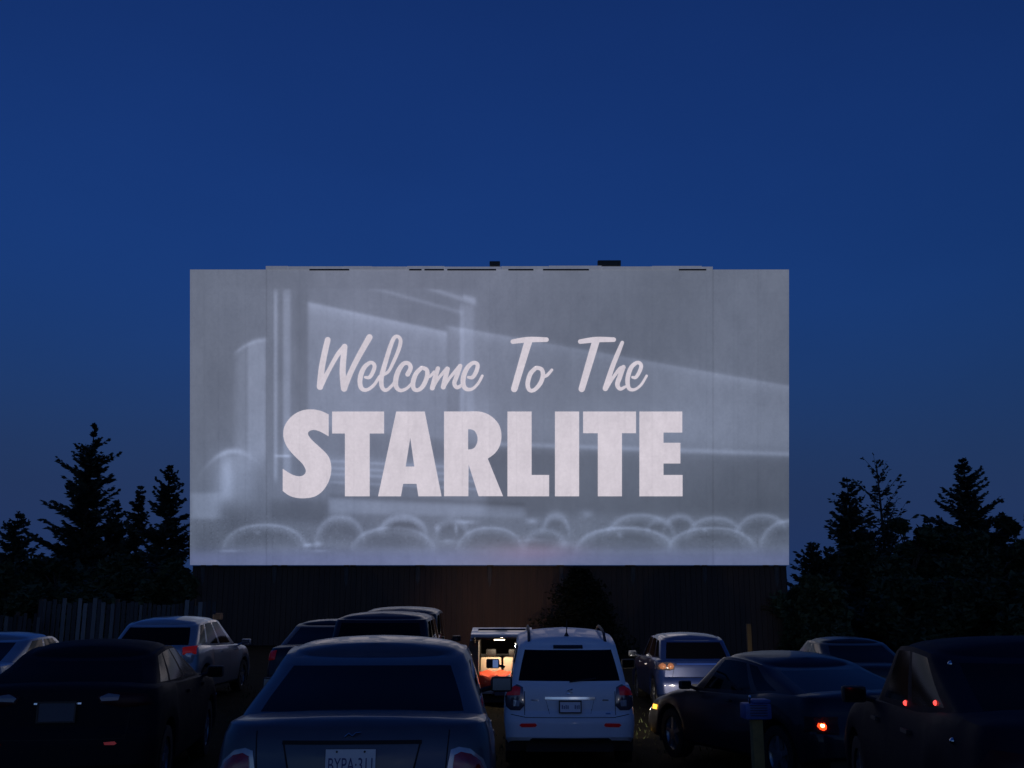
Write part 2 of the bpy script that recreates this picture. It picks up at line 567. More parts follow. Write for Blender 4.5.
    def plate(s, x, z, wd=.305, ht=.155, text=None, off=.02, mp=None, frame=True):
        h, nr = s.project(x, z, 'rear')
        y = h.y - off
        o = MB().box(x - wd / 2, x + wd / 2, y - .004, y, z - ht / 2, z + ht / 2).build('licence_plate', mp or M_plate, s.root, smooth=False)
        if frame:
            f = MB()
            for (a, b, c, d) in ((x - wd / 2 - .014, x + wd / 2 + .014, z + ht / 2, z + ht / 2 + .014), (x - wd / 2 - .014, x + wd / 2 + .014, z - ht / 2 - .014, z - ht / 2),
                                 (x - wd / 2 - .014, x - wd / 2, z - ht / 2, z + ht / 2), (x + wd / 2, x + wd / 2 + .014, z - ht / 2, z + ht / 2)):
                f.box(a, b, y - .012, y + .03, c, d)
            f.build('plate_frame', M_frame, o, smooth=False)
        if text:
            cu = bpy.data.curves.new('characters', 'FONT'); cu.body = text; cu.size = 1; cu.extrude = .01
            cu.align_x = 'CENTER'; cu.align_y = 'CENTER'
            tmp = bpy.data.objects.new('tmp', cu); COL.objects.link(tmp)
            bpy.context.view_layer.update()
            me = bpy.data.meshes.new_from_object(tmp.evaluated_get(bpy.context.evaluated_depsgraph_get()))
            bpy.data.objects.remove(tmp)
            xs = [v.co.x for v in me.vertices]; ys = [v.co.y for v in me.vertices]
            kx, ky = wd * .88 / (max(xs) - min(xs)), ht * .52 / (max(ys) - min(ys))
            mx, my = (max(xs) + min(xs)) / 2, (max(ys) + min(ys)) / 2
            for v in me.vertices:
                c = v.co.copy()
                v.co = (x + (c.x - mx) * kx, y - .0055 + c.z * .05, z - .012 + (c.y - my) * ky)
            me.name = 'characters'; me.materials.clear(); me.materials.append(M_ink)
            t = bpy.data.objects.new('characters', me); COL.objects.link(t); t.parent = o
            for sx in (-.085, .085):
                b = MB(); b.lathe([(.001, -.003), (.006, -.003), (.007, .003)], Matrix.Translation((x + sx, y - .006, z + ht / 2 - .014)) @ Matrix.Rotation(R(90), 4, 'Z'), n=10)
                b.build('bolt', M_trim, o)
        return o


GH = dict(cr=.16, cf=.2)
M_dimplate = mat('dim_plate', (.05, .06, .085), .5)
SEDAN = dict(L=4.6, W=.9, wy=(.95, 3.7), zs=[(0, .98), (.3, 1.03), (.8, 1.05), (1.6, 1.0), (3.1, .98), (3.5, .96), (4.3, .8), (4.6, .68)],
             gh=dict(yrb=.5, yrt=1.32, yft=2.45, yfb=3.35, wb=.8, wt=.66, zr=1.47, pk=2.1, drop=.045, rw=.9, win=[(.08, .44), (.5, .9)], **GH))
HATCH = dict(L=4.15, W=.88, wy=(.72, 3.3), zs=[(0, 1.0), (.5, 1.02), (1.6, .98), (3.0, .95), (3.4, .92), (4.0, .76), (4.15, .68)], b0=.07, cr=.18,
             prof=[(0, .05, .03, .05), (.06, .015, 0, .01), (.3, 0, 0, 0), (.45, 0, .01, .01), (.55, .005, .06, .03), (.8, .015, .07, .09), (.92, .03, .08, .13), (1, .05, .10, .18)],
             gh=dict(yrb=.12, yrt=.55, yft=2.1, yfb=3.15, wb=.8, wt=.64, zr=1.48, pk=1.6, drop=.07, rw=.9, cr=.14, cf=.2, win=[(.05, .2), (.24, .52), (.57, .9)]))
SUV = dict(L=4.4, W=.9, R=.34, sill=.3, wy=(.78, 3.45), zs=[(0, 1.05), (.5, 1.08), (1.6, 1.05), (3.1, 1.03), (3.5, 1.0), (4.2, .86), (4.4, .76)], b0=.06, cr=.17,
           prof=HATCH['prof'],
           gh=dict(yrb=.12, yrt=.42, yft=2.35, yfb=3.2, wb=.82, wt=.68, zr=1.68, pk=1.6, drop=.05, rw=.9, cr=.14, cf=.2, win=[(.04, .22), (.26, .52), (.57, .9)]))
COUPE = dict(L=4.45, W=.88, wy=(.85, 3.45), zs=[(0, .93), (.3, .97), (.9, .98), (1.6, .93), (2.9, .9), (3.3, .88), (4.1, .72), (4.4, .62)],
             gh=dict(yrb=.3, yrt=1.2, yft=2.5, yfb=3.2, wb=.82, wt=.68, zr=1.37, pk=2.1, drop=.12, rw=.88, win=[(.12, .3), (.36, .9)], **GH))


def var(base, **k):
    d = dict(base); g = dict(base['gh'])
    for a, b in k.items():
        if a.startswith('g_'): g[a[2:]] = b
        else: d[a] = b
    d['gh'] = g
    return d


def sedan_common(c, body, lamps=True):
    c.mirrors(3.02, 1.0, body)
    c.handles((1.75, 2.75), .86, body)
    c.seams(side=[[(2.3, .3), (2.28, .96)], [(3.2, .3), (3.22, .95)], [(1.38, .62), (1.3, .96)]])


# ---- A: near grey-blue sedan, plate BYPA 311
A = Car('parked_sedan', 349, 6.4, var(SEDAN, W=.91, cr=.32, g_zr=1.55, g_drop=.11, g_wb=.85, g_wt=.70, g_t1=.84, g_pk=2.25, g_rw=.9), P_greyblue, 'grey-blue sedan nearest the camera with licence plate BYPA 311 on its trunk', rz=R(2.2))
c = A
c.handles((1.75, 2.75), .86, P_greyblue); c.mirrors(2.7, 1.18, M_trim)
c.seams(side=[[(2.3, .3), (2.28, .96)], [(3.2, .3), (3.22, .95)], [(1.38, .62), (1.3, .96)]])
zl = .9
for sg in (-1, 1):
    X0 = [(.61, .885), (.66, .9), (.73, .885), (.81, .82), (.85, .72), (.84, .66), (.6, .66), (.59, .78)]
    lamp = c.patch('tail_light', [(sg * x, z) for x, z in X0], M_clear, off=.006)
    c.patch('red_lens', [(sg * x, z) for x, z in [(.63, .855), (.67, .87), (.73, .857), (.79, .81), (.83, .72), (.82, .67), (.615, .67)]], M_red, off=.014, dome=.015, parent=lamp)
c.patch('plate_recess', [(-.42, .925), (.42, .925), (.36, .72), (-.36, .72)], P_greyblue, off=.003, label='pale lit recess round the licence plate')
c.strip('recess_edge', [[(-.43, .932), (.43, .932)]], M_seam, wd=.022, off=.006)
c.strip('recess_side', [[(-.42, .925), (-.37, .72)], [(.42, .925), (.37, .72)]], M_seam, wd=.01, off=.005)
c.plate(0, .82, text='BYPA\u00b7311', off=.016, frame=False)
bd = MB(); h, n = c.project(0, .975, 'rear')
bd.tube([h + Vector((-.045, -.006, -.01)), h + Vector((-.02, -.012, .01)), h + Vector((0, -.014, -.006)), h + Vector((.022, -.012, .012)), h + Vector((.05, -.006, .014))], .006, 6)
bd.build('badge', M_chrome, c.root)
c.seams(rear=[[(-.6, 1.0), (-.57, .66)], [(.6, 1.0), (.57, .66)]])
c.strip('window_trim', [[(-.58, .62), (.58, .62)]], M_trim, 'top', wd=.012)

# ---- B: white compact SUV
BS = var(HATCH, L=4.2, W=.88, R=.33, sill=.27, zs=[(0, 1.04), (.5, 1.06), (1.6, 1.03), (3.0, 1.0), (3.4, .98), (4.1, .82), (4.2, .74)],
         g_zr=1.72, g_yrb=.1, g_yrt=.42, g_wt=.68, g_wb=.8, g_pk=1.95, g_drop=.16, g_rw=.93, g_t0=.12)
B = Car('compact_suv', 570, 13.75, BS, P_white, 'small white SUV with black roof rails and antenna, lit pale blue', dz=.04)
c = B
c.mirrors(2.6, 1.19, M_trim, 1.1, x=.98, gm_=M_chrome)
c.handles((1.7, 2.65), .9, P_white)
for sg in (-1, 1):
    lm = c.patch('tail_light', [(sg * x, z) for x, z in [(.62, 1.03), (.7, 1.06), (.8, 1.0), (.85, .9), (.84, .78), (.78, .74), (.66, .74), (.6, .8)]], M_smoke, off=.012, dome=.012)
    c.patch('red_lens', [(sg * x, z) for x, z in [(.65, 1.02), (.72, 1.04), (.79, .985), (.82, .92), (.66, .93)]], M_dullred, off=.03, parent=lm)
    c.patch('clear_lens', [(sg * x, z) for x, z in [(.66, .86), (.74, .87), (.74, .79), (.67, .79)]], M_clear, off=.03, parent=lm)
    c.patch('reflector', [(sg * x, z) for x, z in [(.46, .585), (.64, .58), (.67, .56), (.64, .535), (.46, .54), (.44, .56)]], M_dullred, off=.008)
c.patch('lower_bumper', [(-.5, .40), (.5, .40), (.64, .30), (-.64, .30)], M_trim, off=.01)
c.patch('plate_recess', [(-.32, .88), (.32, .88), (.27, .70), (-.27, .70)], P_white, off=.002)
c.strip('hatch_handle', [[(-.33, .895), (.33, .895)]], M_chrome, wd=.03, off=.015)
c.seams(rear=[[(-.6, .98), (-.6, .66)], [(.6, .98), (.6, .66)], [(-.6, .655), (.6, .655)], [(-.78, .69), (-.6, .66)], [(.78, .69), (.6, .66)], [(.32, .88), (.27, .7)], [(-.32, .88), (-.27, .7)]],
        side=[[(2.2, .35), (2.2, .98)], [(3.1, .35), (3.1, .96)], [(1.2, .7), (1.1, 1.0)]])
pl = c.plate(.0, .79, wd=.27, ht=.13, off=.045, mp=mat('bright_plate', (.9, .88, .92), .3))
h, n = c.project(0, .79, 'rear')
for k, (a, hgt) in enumerate([(-.105, .05), (-.08, .04), (-.055, .05), (-.03, .045), (.065, .05), (.09, .045), (.115, .05)]):
    MB().box(a - .006, a + .006, h.y - .052, h.y - .0495, .765, .765 + hgt).build('character', M_ink, pl, smooth=False)
bd = MB(); h, n = c.project(0, .98, 'rear')
bd.tube([h + Vector((.035, -.01, .03)), h + Vector((-.03, -.012, .012)), h + Vector((.03, -.012, -.012)), h + Vector((-.035, -.01, -.03))], .01, 6)
bd.build('badge', M_chrome, c.root)
for (xx, zz, ww) in ((-.46, .87, .1), (.47, .87, .08), (.5, .7, .07)):
    c.strip('nameplate', [[(xx - ww / 2, zz), (xx + ww / 2, zz)]], M_chrome, wd=.016, off=.006)
c.patch('brake_light', [(-.2, 1.515), (.2, 1.515), (.2, 1.545), (-.2, 1.545)], M_trim, off=.02)
for sg in (-1, 1):
    r_ = MB(); pts = []
    for k in range(9):
        y = .62 + k * .21
        h, n = c.project(sg * .53, y, 'top')
        pts.append(h + Vector((0, 0, .065 if 0 < k < 8 else 0.0)))
    r_.tube(pts, .02, 8)
    r_.build('roof_rail', M_trim if sg < 0 else M_trim, c.root)
ant = MB(); h, n = c.project(0, .75, 'top')
ant.lathe([(.035, 0), (.02, .03), (.008, .05)], Matrix.Translation(h) @ Matrix.Rotation(R(-90), 4, 'Y'), n=12)
ant.tube([h + Vector((0, 0, .02)), h + Vector((0, -.12, .22))], .008, 6)
ant.build('antenna', M_trim, c.root)
wp = MB(); h, n = c.project(0, 1.1, 'rear'); h2, n2 = c.project(.36, 1.14, 'rear')
wp.tube([h + Vector((0, -.02, 0)), h2 + Vector((0, -.02, 0))], .01, 6); wp.build('rear_wiper', M_trim, c.root)

# ---- C: black hatchback at the left, angled
CS = var(HATCH, L=4.25, g_yrb=.25, g_yrt=.85, g_zr=1.36, g_drop=.1, glass=M_glass_dull)
C_ = Car('dark_hatchback', 0, 9.25, CS, P_black, 'black hatchback at the lower left with a dim red bumper reflector', rz=R(8), X=-4.04)
c = C_
c.mirrors(2.75, 1.0, M_trim); c.handles((1.7, 2.65), .88, P_black)
for sg in (-1, 1):
    lm = c.patch('tail_light', [(sg * x, z) for x, z in [(.33, .96), (.45, .99), (.74, .97), (.8, .88), (.55, .86), (.36, .9)]], M_smoke2, off=.01, dome=.01)
    c.patch('clear_lens', [(sg * x, z) for x, z in [(.35, .945), (.42, .975), (.52, .96), (.51, .92), (.37, .915)]], M_dimclear, off=.026, parent=lm)
    c.patch('reflector', [(sg * x, z) for x, z in [(.43, .572), (.52, .578), (.54, .56), (.52, .548), (.44, .55)]], M_redglow, off=.008)
c.plate(0, .83, mp=M_dimplate, off=.012)
c.strip('trunk_handle', [[(-.2, .9), (.2, .9)]], M_chrome, wd=.014, off=.01)
c.seams(side=[[(2.2, .35), (2.2, .95)], [(3.1, .35), (3.1, .94)]], rear=[[(-.62, .95), (-.6, .6), (.6, .6), (.62, .95)]])
c.patch('front_lamp', [(3.95, .72), (4.1, .66), (4.05, .6), (3.8, .66)], M_clear, 'right', off=.006)

# ---- D: silver hatchback
D = Car('silver_hatchback', 0, 18.6, var(HATCH, g_zr=1.50, g_wt=.68, g_drop=.1), P_silver, 'silver hatchback with a bright red and white tail light, behind the black hatchback', rz=R(-.5), X=-6.55)
c = D
c.mirrors(2.95, 1.0, P_silver); c.handles((1.7, 2.65), .88, P_silver)
for sg in (-1, 1):
    lm = c.patch('tail_light', [(sg * x, z) for x, z in [(.58, 1.0), (.79, 1.02), (.8, .88), (.77, .74), (.68, .72), (.6, .85)]], M_clear, off=.01, dome=.02)
    c.patch('red_lens', [(sg * x, z) for x, z in [(.58, 1.0), (.795, 1.02), (.805, .89), (.6, .88)]], M_redglow, off=.022, dome=.01, parent=lm)
c.plate(0, .72, off=.012, frame=False)
c.seams(side=[[(2.2, .35), (2.2, .95)], [(3.1, .35), (3.1, .94)], [(1.2, .7), (1.1, .98)]], rear=[[(-.58, .95), (-.6, .55), (.6, .55), (.58, .95)]])

# ---- E: pale sedan, far left
E_ = Car('pale_sedan', 0, 14.2, var(SEDAN, g_yrb=.55, g_wt=.7, g_zr=1.42), P_palesilver, 'pale grey sedan cut off by the left edge of the photo', X=-8.0, dz=-.12)
c = E_
sedan_common(c, P_palesilver)
for sg in (-1, 1):
    lm = c.patch('tail_light', [(sg * x, z) for x, z in [(.55, .92), (.8, .94), (.87, .82), (.85, .7), (.6, .7)]], M_red, off=.008, dome=.01)
    c.patch('amber_lens', [(sg * x, z) for x, z in [(.81, .86), (.855, .86), (.86, .7), (.83, .7)]], mat('amber_lens_dim', (.5, .2, .03), .3, em=(1, .45, .1), es=.25), off=.022, parent=lm)
c.plate(0, .8, off=.01, frame=False)

# ---- F: dark sedan in front of the grey-blue one
Fc = Car('far_sedan', 0, 18.3, var(SEDAN, g_wt=.64), P_dark2, 'dark sedan half hidden behind the grey-blue sedan, its left tail light showing', X=-3.5, dz=-.03)
c = Fc
sedan_common(c, P_dark2)
for sg in (-1, 1):
    c.patch('tail_light', [(sg * x, z) for x, z in [(.7, 1.0), (.82, .98), (.87, .9), (.85, .82), (.72, .84)]], M_dullred, off=.01, dome=.01)
c.plate(0, .8, off=.01, frame=False)

# ---- G: dark SUV
G = Car('dark_suv', 0, 15.6, var(SUV, g_zr=1.72, g_wt=.73), P_midnight, 'dark SUV right in front of the grey-blue sedan, roof showing above it', X=-2.05, dz=-.06)
c = G
c.mirrors(2.95, 1.12, P_midnight)
for sg in (-1, 1): c.patch('tail_light', [(sg * x, z) for x, z in [(.66, 1.3), (.78, 1.3), (.84, .9), (.7, .9)]], M_red, off=.01)
c.seams(side=[[(2.2, .35), (2.2, 1.0)], [(3.1, .35), (3.1, 1.0)]])
c.plate(0, .85, off=.01)
# ---- G2: minivan beyond
G2 = Car('dark_minivan', 0, 20.3, var(SUV, L=4.9, wy=(.9, 3.95), g_yft=2.7, g_yfb=3.8, g_zr=1.8, g_wt=.76, g_drop=.08), P_dark2, 'dark minivan whose rounded roof shows above the dark SUV', X=-2.27, dz=-.1)
c = G2
c.mirrors(3.5, 1.12, P_dark2)
for sg in (-1, 1): c.patch('tail_light', [(sg * x, z) for x, z in [(.7, 1.3), (.8, 1.3), (.85, .95), (.74, .95)]], M_red, off=.01)

# ---- H: van with raised liftgate and lit cargo space
def open_rear(V, F):
    out = []
    for f in F:
        cx = sum(V[i][0] for i in f) / len(f); cy = sum(V[i][1] for i in f) / len(f); cz = sum(V[i][2] for i in f) / len(f)
        if cy < .36 and abs(cx) < .7 and .58 < cz < 1.6: continue
        if abs(cx) < .74 and .3 < cy < 2.2 and .8 < cz < 1.25: continue      # deck under the greenhouse
        out.append(f)
    return out


HS = var(SUV, W=.88, L=4.5, g_zr=1.72, open_rear=open_rear, g_rw=.9, g_wt=.7)
H_ = Car('open_minivan', 0, 22.6, HS, P_van, 'off-white minivan with raised liftgate, lit cream inside over a red-orange blanket', X=-.22, dz=-.14)
c = H_
M_cream = mat('cream_upholstery', (.62, .5, .36), .7, noise=.15)
M_blanket = mat('orange_red_cloth', (.75, .06, .015), .8, noise=.2, bump=.5)
M_liner = mat('van_lining', (.08, .075, .07), .8)
inn = MB(); inn.box(-.72, .72, .2, 2.25, .52, .55); inn.box(-.72, -.52, .2, 2.25, .55, 1.5); inn.box(.52, .72, .2, 2.25, .55, 1.5)
inn.build('cargo_lining', M_liner, c.root, smooth=False)
inn = MB(); inn.box(-.7, .7, .25, 2.2, 1.54, 1.56); inn.build('headlining', M_liner, c.root, smooth=False)
for sx in (-.26, .26):
    st = MB(); st.box(sx - .24, sx + .24, 1.0, 1.16, .56, 1.12, bev=.05)
    so = st.build('seat_back', M_cream, c.root)
    hr = MB(); hr.box(sx - .12, sx + .12, 1.02, 1.12, 1.14, 1.3, bev=.04); hr.build('headrest', M_trim, so)
bl = MB()
Vb, Fb = [], []
prof_b = [(.95, .80), (.7, .84), (.45, .83), (.2, .8), (.04, .77), (-.04, .66), (-.05, .5)]
for (yy, zz) in prof_b:
    for k in range(17):
        xx = -.5 + k * .0625
        Vb.append((xx, yy + .012 * math.sin(k * 1.9), zz + .02 * math.sin(k * 1.3 + yy * 6)))
for j in range(len(prof_b) - 1):
    for k in range(16): Fb.append((j * 17 + k, j * 17 + k + 1, (j + 1) * 17 + k + 1, (j + 1) * 17 + k))
o = mk('blanket', Vb, Fb, M_blanket)
o.location = c.root.location; o.rotation_euler = c.root.rotation_euler
props(o, 'red-orange blanket spread over the open back of the off-white minivan', 'blanket')
md = o.modifiers.new('thick', 'SOLIDIFY'); md.thickness = .02
# raised liftgate
gate = MB()
Mg = Matrix.Translation((0, .42, 1.76)) @ Matrix.Rotation(R(187), 4, 'X')
for (a, b, y0, y1) in ((-.66, .66, 0, .16), (-.66, .66, .62, 1.05), (-.66, -.52, .16, .62), (.52, .66, .16, .62)):
    gate.box(a, b, y0, y1, -.03, .03, Mg, bev=.012)
go = gate.build('liftgate', P_van, c.root)
gg = MB(); gg.box(-.52, .52, .16, .62, -.008, .008, Mg); gg.build('gate_glass', M_glass, go, smooth=False)
for sx in (-.6, .6):
    stt = MB(); stt.tube([(sx, .3, 1.35), Mg @ Vector((sx, .5, .03))], .012, 6); stt.build('gas_strut', M_trim, c.root)
dl = MB(); dl.box(-.18, .06, .3, .36, 1.515, 1.535); dl.build('cargo_lamp', mat('cargo_lamp_on', (.9, .85, .7), .5, em=(1, .8, .5), es=3), c.root, smooth=False)
for sg in (-1, 1):
    c.patch('tail_light', [(sg * x, z) for x, z in [(.74, 1.3), (.84, 1.3), (.86, .9), (.78, .9)]], M_red, off=.01)
c.mirrors(3.0, 1.12, P_van)
c.plate(0, .45, off=.01, mp=M_dimplate)

M_orange = mat('orange_lens', (.75, .3, .14), .3, coat=1)
# ---- I: blue SUV
I_ = Car('blue_suv', 0, 21.8, var(HATCH, L=4.4, W=.9, R=.33, zs=[(0, 1.02), (.5, 1.06), (1.6, 1.04), (3.1, 1.0), (3.5, .96), (4.2, .82), (4.4, .72)], g_yft=2.3, g_yfb=3.25, g_zr=1.54, g_wt=.7, g_drop=.09), P_darkblue,
         'blue SUV with headlight glare shining on its tail lights and bumper', X=3.93, rz=R(1), dz=-.05)
c = I_
c.mirrors(3.0, 1.05, P_silver); c.handles((1.7, 2.65), .9, P_darkblue)
for sg in (-1, 1):
    lm = c.patch('tail_light', [(sg * x, z) for x, z in [(.5, .99), (.6, 1.01), (.86, 1.0), (.87, .86), (.6, .84), (.5, .87)]], M_smoke, off=.01, dome=.01)
    for xx in (.58, .74): c.patch('red_lens', [(sg * (xx + .07 * math.cos(a * .785)), .925 + .06 * math.sin(a * .785)) for a in range(8)], M_orange, off=.026, dome=.02, parent=lm, rings=3)
c.plate(0, .48, off=.012, mp=M_dimplate)
c.strip('hatch_trim', [[(-.45, .97), (.45, .97)]], M_chrome, wd=.025, off=.01)
c.seams(side=[[(2.2, .35), (2.2, 1.0)], [(3.1, .35), (3.1, .98)]], rear=[[(-.5, .95), (-.55, .7), (.55, .7), (.5, .95)]])

# ---- J: dark coupe
hj = R(18)
J = Car('dark_coupe', 0, 11.3, COUPE, P_midnight, 'low black coupe angled left with an amber front marker and one red tail light lit', X=4.05, rz=hj, group=None)
c = J
c.mirrors(2.72, .98, M_trim, .85); c.handles((1.9,), .84, M_trim)
c.patch('side_marker', [(3.86, .60), (3.98, .60), (3.98, .66), (3.86, .66)], M_amber_on, 'left', off=.015, dome=.01)
lm = c.patch('tail_light', [(-.55, .78), (-.84, .78), (-.86, .62), (-.58, .6)], M_smoke2, off=.008)
c.patch('bulb_glow', [(-.74 + .038 * math.cos(a * .785), .68 + .038 * math.sin(a * .785)) for a in range(8)], M_tail_on, off=.03, rings=3, parent=lm)
c.patch('bulb', [(-.74 + .014 * math.cos(a * .785), .68 + .014 * math.sin(a * .785)) for a in range(8)], M_tail_core, off=.045, rings=2, parent=lm)
c.patch('tail_light', [(.55, .78), (.84, .78), (.86, .62), (.58, .6)], M_red, off=.008)
for sg in (-1, 1): c.patch('headlight', [(sg * x, z) for x, z in [(.45, .62), (.75, .66), (.8, .56), (.5, .52)]], M_head, 'front', off=.01)
c.seams(side=[[(1.75, .3), (1.7, .9)], [(3.0, .3), (3.02, .88)]])
c.plate(0, .6, off=.01)

# ---- K: dark sedan at the right edge
K = Car('black_sedan', 0, 5.3, var(SEDAN, g_yrb=.55, g_yrt=1.35, g_yft=2.65, g_yfb=3.25, g_wt=.76, g_wb=.84, g_zr=1.44, g_drop=.07, L=4.6, glass=M_glass_dull), P_blackblue, 'large black sedan filling the lower right corner with small red reflections on its side', X=3.32, rz=R(-8), dz=.09)
c = K
c.mirrors(2.95, 1.02, M_trim); c.handles((1.75, 2.75), .86, M_trim)
c.seams(side=[[(2.3, .3), (2.28, .96)], [(3.2, .3), (3.22, .95)]])
for sg in (-1, 1):
    c.patch('tail_light', [(sg * x, z) for x, z in [(.6, .9), (.8, .92), (.87, .8), (.85, .7), (.62, .72)]], M_smoke2, off=.01, dome=.01)
c.plate(0, .8, off=.01, mp=M_dimplate)
c.seams(rear=[[(-.6, 1.0), (-.57, .66)], [(.6, 1.0), (.57, .66)]])
def round_patch(c, nm, y, z, r, m, d='left', off=.01, sx=1.0):
    return c.patch(nm, [(y + r * sx * math.cos(a * .785), z + r * math.sin(a * .785)) for a in range(8)], m, d, off=off, rings=3)
K_MARKS = [('glint_bead', 951, 664, .022, M_chrome), ('glint_bead', 953, 741, .02, M_chrome), ('red_reflection_bead', 906, 703, .02, M_red_reflect), ('red_reflection_bead', 936, 703, .018, M_red_reflect)]  # added beads: chrome for glints, glowing red for reflected tail lights

# ---- L: dark sedan behind on the right
Lc = Car('distant_sedan', 0, 18.6, var(SEDAN, g_wt=.64), P_dark2, 'dark sedan seen between the angled coupe and the black sedan on the right', X=6.6)
c = Lc
sedan_common(c, P_dark2)
for sg in (-1, 1): c.patch('tail_light', [(sg * x, z) for x, z in [(.6, .94), (.8, .96), (.87, .85), (.85, .7), (.62, .72)]], M_red, off=.01, dome=.01)
c.plate(0, .8, off=.01, mp=M_dimplate)

# headlamps that are switched on
def spot(name, loc, target, power, col, size=95, rad=.06, blend=.8):
    l = bpy.data.lights.new(name, 'SPOT'); l.energy = power; l.color = col; l.spot_size = R(size); l.spot_blend = blend; l.shadow_soft_size = rad
    o = bpy.data.objects.new(name, l); COL.objects.link(o); o.location = loc
    o.rotation_euler = (Vector(target) - Vector(loc)).to_track_quat('-Z', 'Y').to_euler()
    return o


bpy.context.view_layer.update()
for sx in (-.62, .62):
    p = J.root.matrix_world @ Vector((sx, 4.52, .6))
    spot('headlamp_light', p, p + Vector((-.1, 6, .1)), 240, (1, .86, .66), 52, .05)
p = J.root.matrix_world @ Vector((-.95, 4.62, .22))
l = bpy.data.lights.new('amber_marker_light', 'POINT'); l.energy = .035; l.color = (1, .55, .12); l.shadow_soft_size = .03
o = bpy.data.objects.new('amber_marker_light', l); COL.objects.link(o); o.location = p
for sx in (-.6, .6):
    p = H_.root.matrix_world @ Vector((sx, 4.62, .75))
    spot('headlamp_light', p, p + Vector((-.2, 18, .7)), 480, (1, .62, .42), 27, .06, 1)
p = H_.root.matrix_world @ Vector((0, .45, 1.47))
l = bpy.data.lights.new('cargo_light', 'POINT'); l.energy = 20; l.color = (1, .82, .58); l.shadow_soft_size = .05
o = bpy.data.objects.new('cargo_light', l); COL.objects.link(o); o.location = p
# projector booth behind the camera
l = bpy.data.lights.new('projector_booth_light', 'POINT'); l.energy = 60; l.color = (1, .93, .85); l.shadow_soft_size = .09
o = bpy.data.objects.new('projector_booth_light', l); COL.objects.link(o); o.location = (4, -26, 4.2)

# ------------------------------------------------------------------ the screen
SD = 45.0
def sp3(px, py):       # point on the screen's own plane
    r = ray(px, py); return Vector((0, 0, CZ)) + r * (SD / (r.y * math.cos(PITCH) + r.z * math.sin(PITCH)))
BL = sp3(190, 565); BR = sp3(789, 565); TL = sp3(190, 269.5)
WS = (BR - BL).length; HS_ = (TL - BL).length
lean = math.atan2(TL.y - BL.y, TL.z - BL.z)
screen = empty('movie_screen', (BL + BR) / 2, 0, 'huge pale drive-in screen showing the words Welcome To The STARLITE', 'screen')
screen.rotation_euler = (-lean, 0, 0)


def sl(px, py, d=0.0):
    """screen-local point: x right, z up, y into the screen"""
    return ((px - 489.5) / 599 * WS, -d, (565 - py) / 295.5 * HS_)


# picture, drawn as a brightness field over the sheet
NXp, NYp = 760, 376
PX = 190 + 599 * np.arange(NXp) / (NXp - 1)
PY = 565 - 295.5 * np.arange(NYp) / (NYp - 1)
X2, Y2 = np.meshgrid(PX, PY)
I2 = np.full(X2.shape, 0.0)
sg_ = lambda x: 1 / (1 + np.exp(-np.clip(x, -30, 30)))


def band(v, a, b, s=1.0): return sg_((v - a) / s) * sg_((b - v) / s)


def line(x0, y0, x1, y1, wd, amp, s0=1):
    global I2
    dx, dy = x1 - x0, y1 - y0; L = math.hypot(dx, dy)
    t = ((X2 - x0) * dx + (Y2 - y0) * dy) / L; d = ((X2 - x0) * dy - (Y2 - y0) * dx) / L
    I2 += amp * np.exp(-(d / wd) ** 2) * band(t, 0, L, 1.5)


def polyfill(P, amp, s=1.2, grad=None):
    global I2
    m = np.ones_like(X2); n = len(P)
    area = sum(P[i][0] * P[(i + 1) % n][1] - P[(i + 1) % n][0] * P[i][1] for i in range(n))
    o = 1 if area > 0 else -1
    for i in range(n):
        (x0, y0), (x1, y1) = P[i], P[(i + 1) % n]
        L = math.hypot(x1 - x0, y1 - y0)
        m = m * sg_(o * ((x1 - x0) * (Y2 - y0) - (y1 - y0) * (X2 - x0)) / L / s)
    if grad is not None: m = m * grad
    I2 += amp * m


def dome(cx, top, hw, base, edge=.085, fill=-.03, lw=2.3, xo=1.0):
    global I2
    h = base - top
    r = (np.abs((X2 - cx) / hw) ** 2.3 + np.clip((base - Y2) / h, 0, 9) ** 2.1) ** (1 / 2.2)
    dist = (r - 1) * min(hw, h) * 1.05
    gate = sg_((base - Y2) / 1.5)
    vf = .12 + .88 * np.clip((base - Y2) / h, 0, 1)
    inside = sg_(-dist / 1.2)
    I2 *= 1 - .55 * gate * inside                                   # a nearer car hides those behind it
    I2 += gate * (edge * vf * (np.exp(-(dist / lw) ** 2) + .08 * inside * np.exp(-np.clip(-dist, 0, 99) / 4.5)))
    win = sg_((.8 - r) * 22) * sg_((base - .22 * h - Y2) / 1.5)
    I2 += gate * (-.04 * win + .022 * inside * (1 - win) + .02 * win * sg_((Y2 - base + .5 * h) / 1.5))


# vertical columns, window, beams
I2 += .07 * band(X2, 274, 277, .6) * band(Y2, 290, 480, 2) - .025 * band(X2, 278, 283, .6) * band(Y2, 290, 480, 2) + .03 * band(X2, 274, 281, 1) * band(Y2, 290, 480, 2) + .075 * band(X2, 283, 290.5, .8) * band(Y2, 290, 480, 2) - .02 * band(X2, 296, 308, 1) * band(Y2, 290, 480, 4)
capY = 338 + np.clip(1 - ((X2 - 266) / 32), 0, 2) * 0 + ((X2 - 266) / 32) ** 2 * 14
I2 += .085 * band(X2, 248, 266, .8) * sg_((Y2 - capY) / 1.2) * sg_((462 - Y2) / 6) + .045 * band(X2, 235, 248, 1.5) * sg_((Y2 - capY) / 1.2) * sg_((462 - Y2) / 8) + .05 * np.exp(-((Y2 - capY - 2) / 2.2) ** 2) * band(X2, 236, 266, 1)
I2 -= .025 * band(X2, 190, 238, 8) * band(Y2, 300, 400, 20)
tt = 302 + (X2 - 308) * (332 - 302) / (447 - 308)
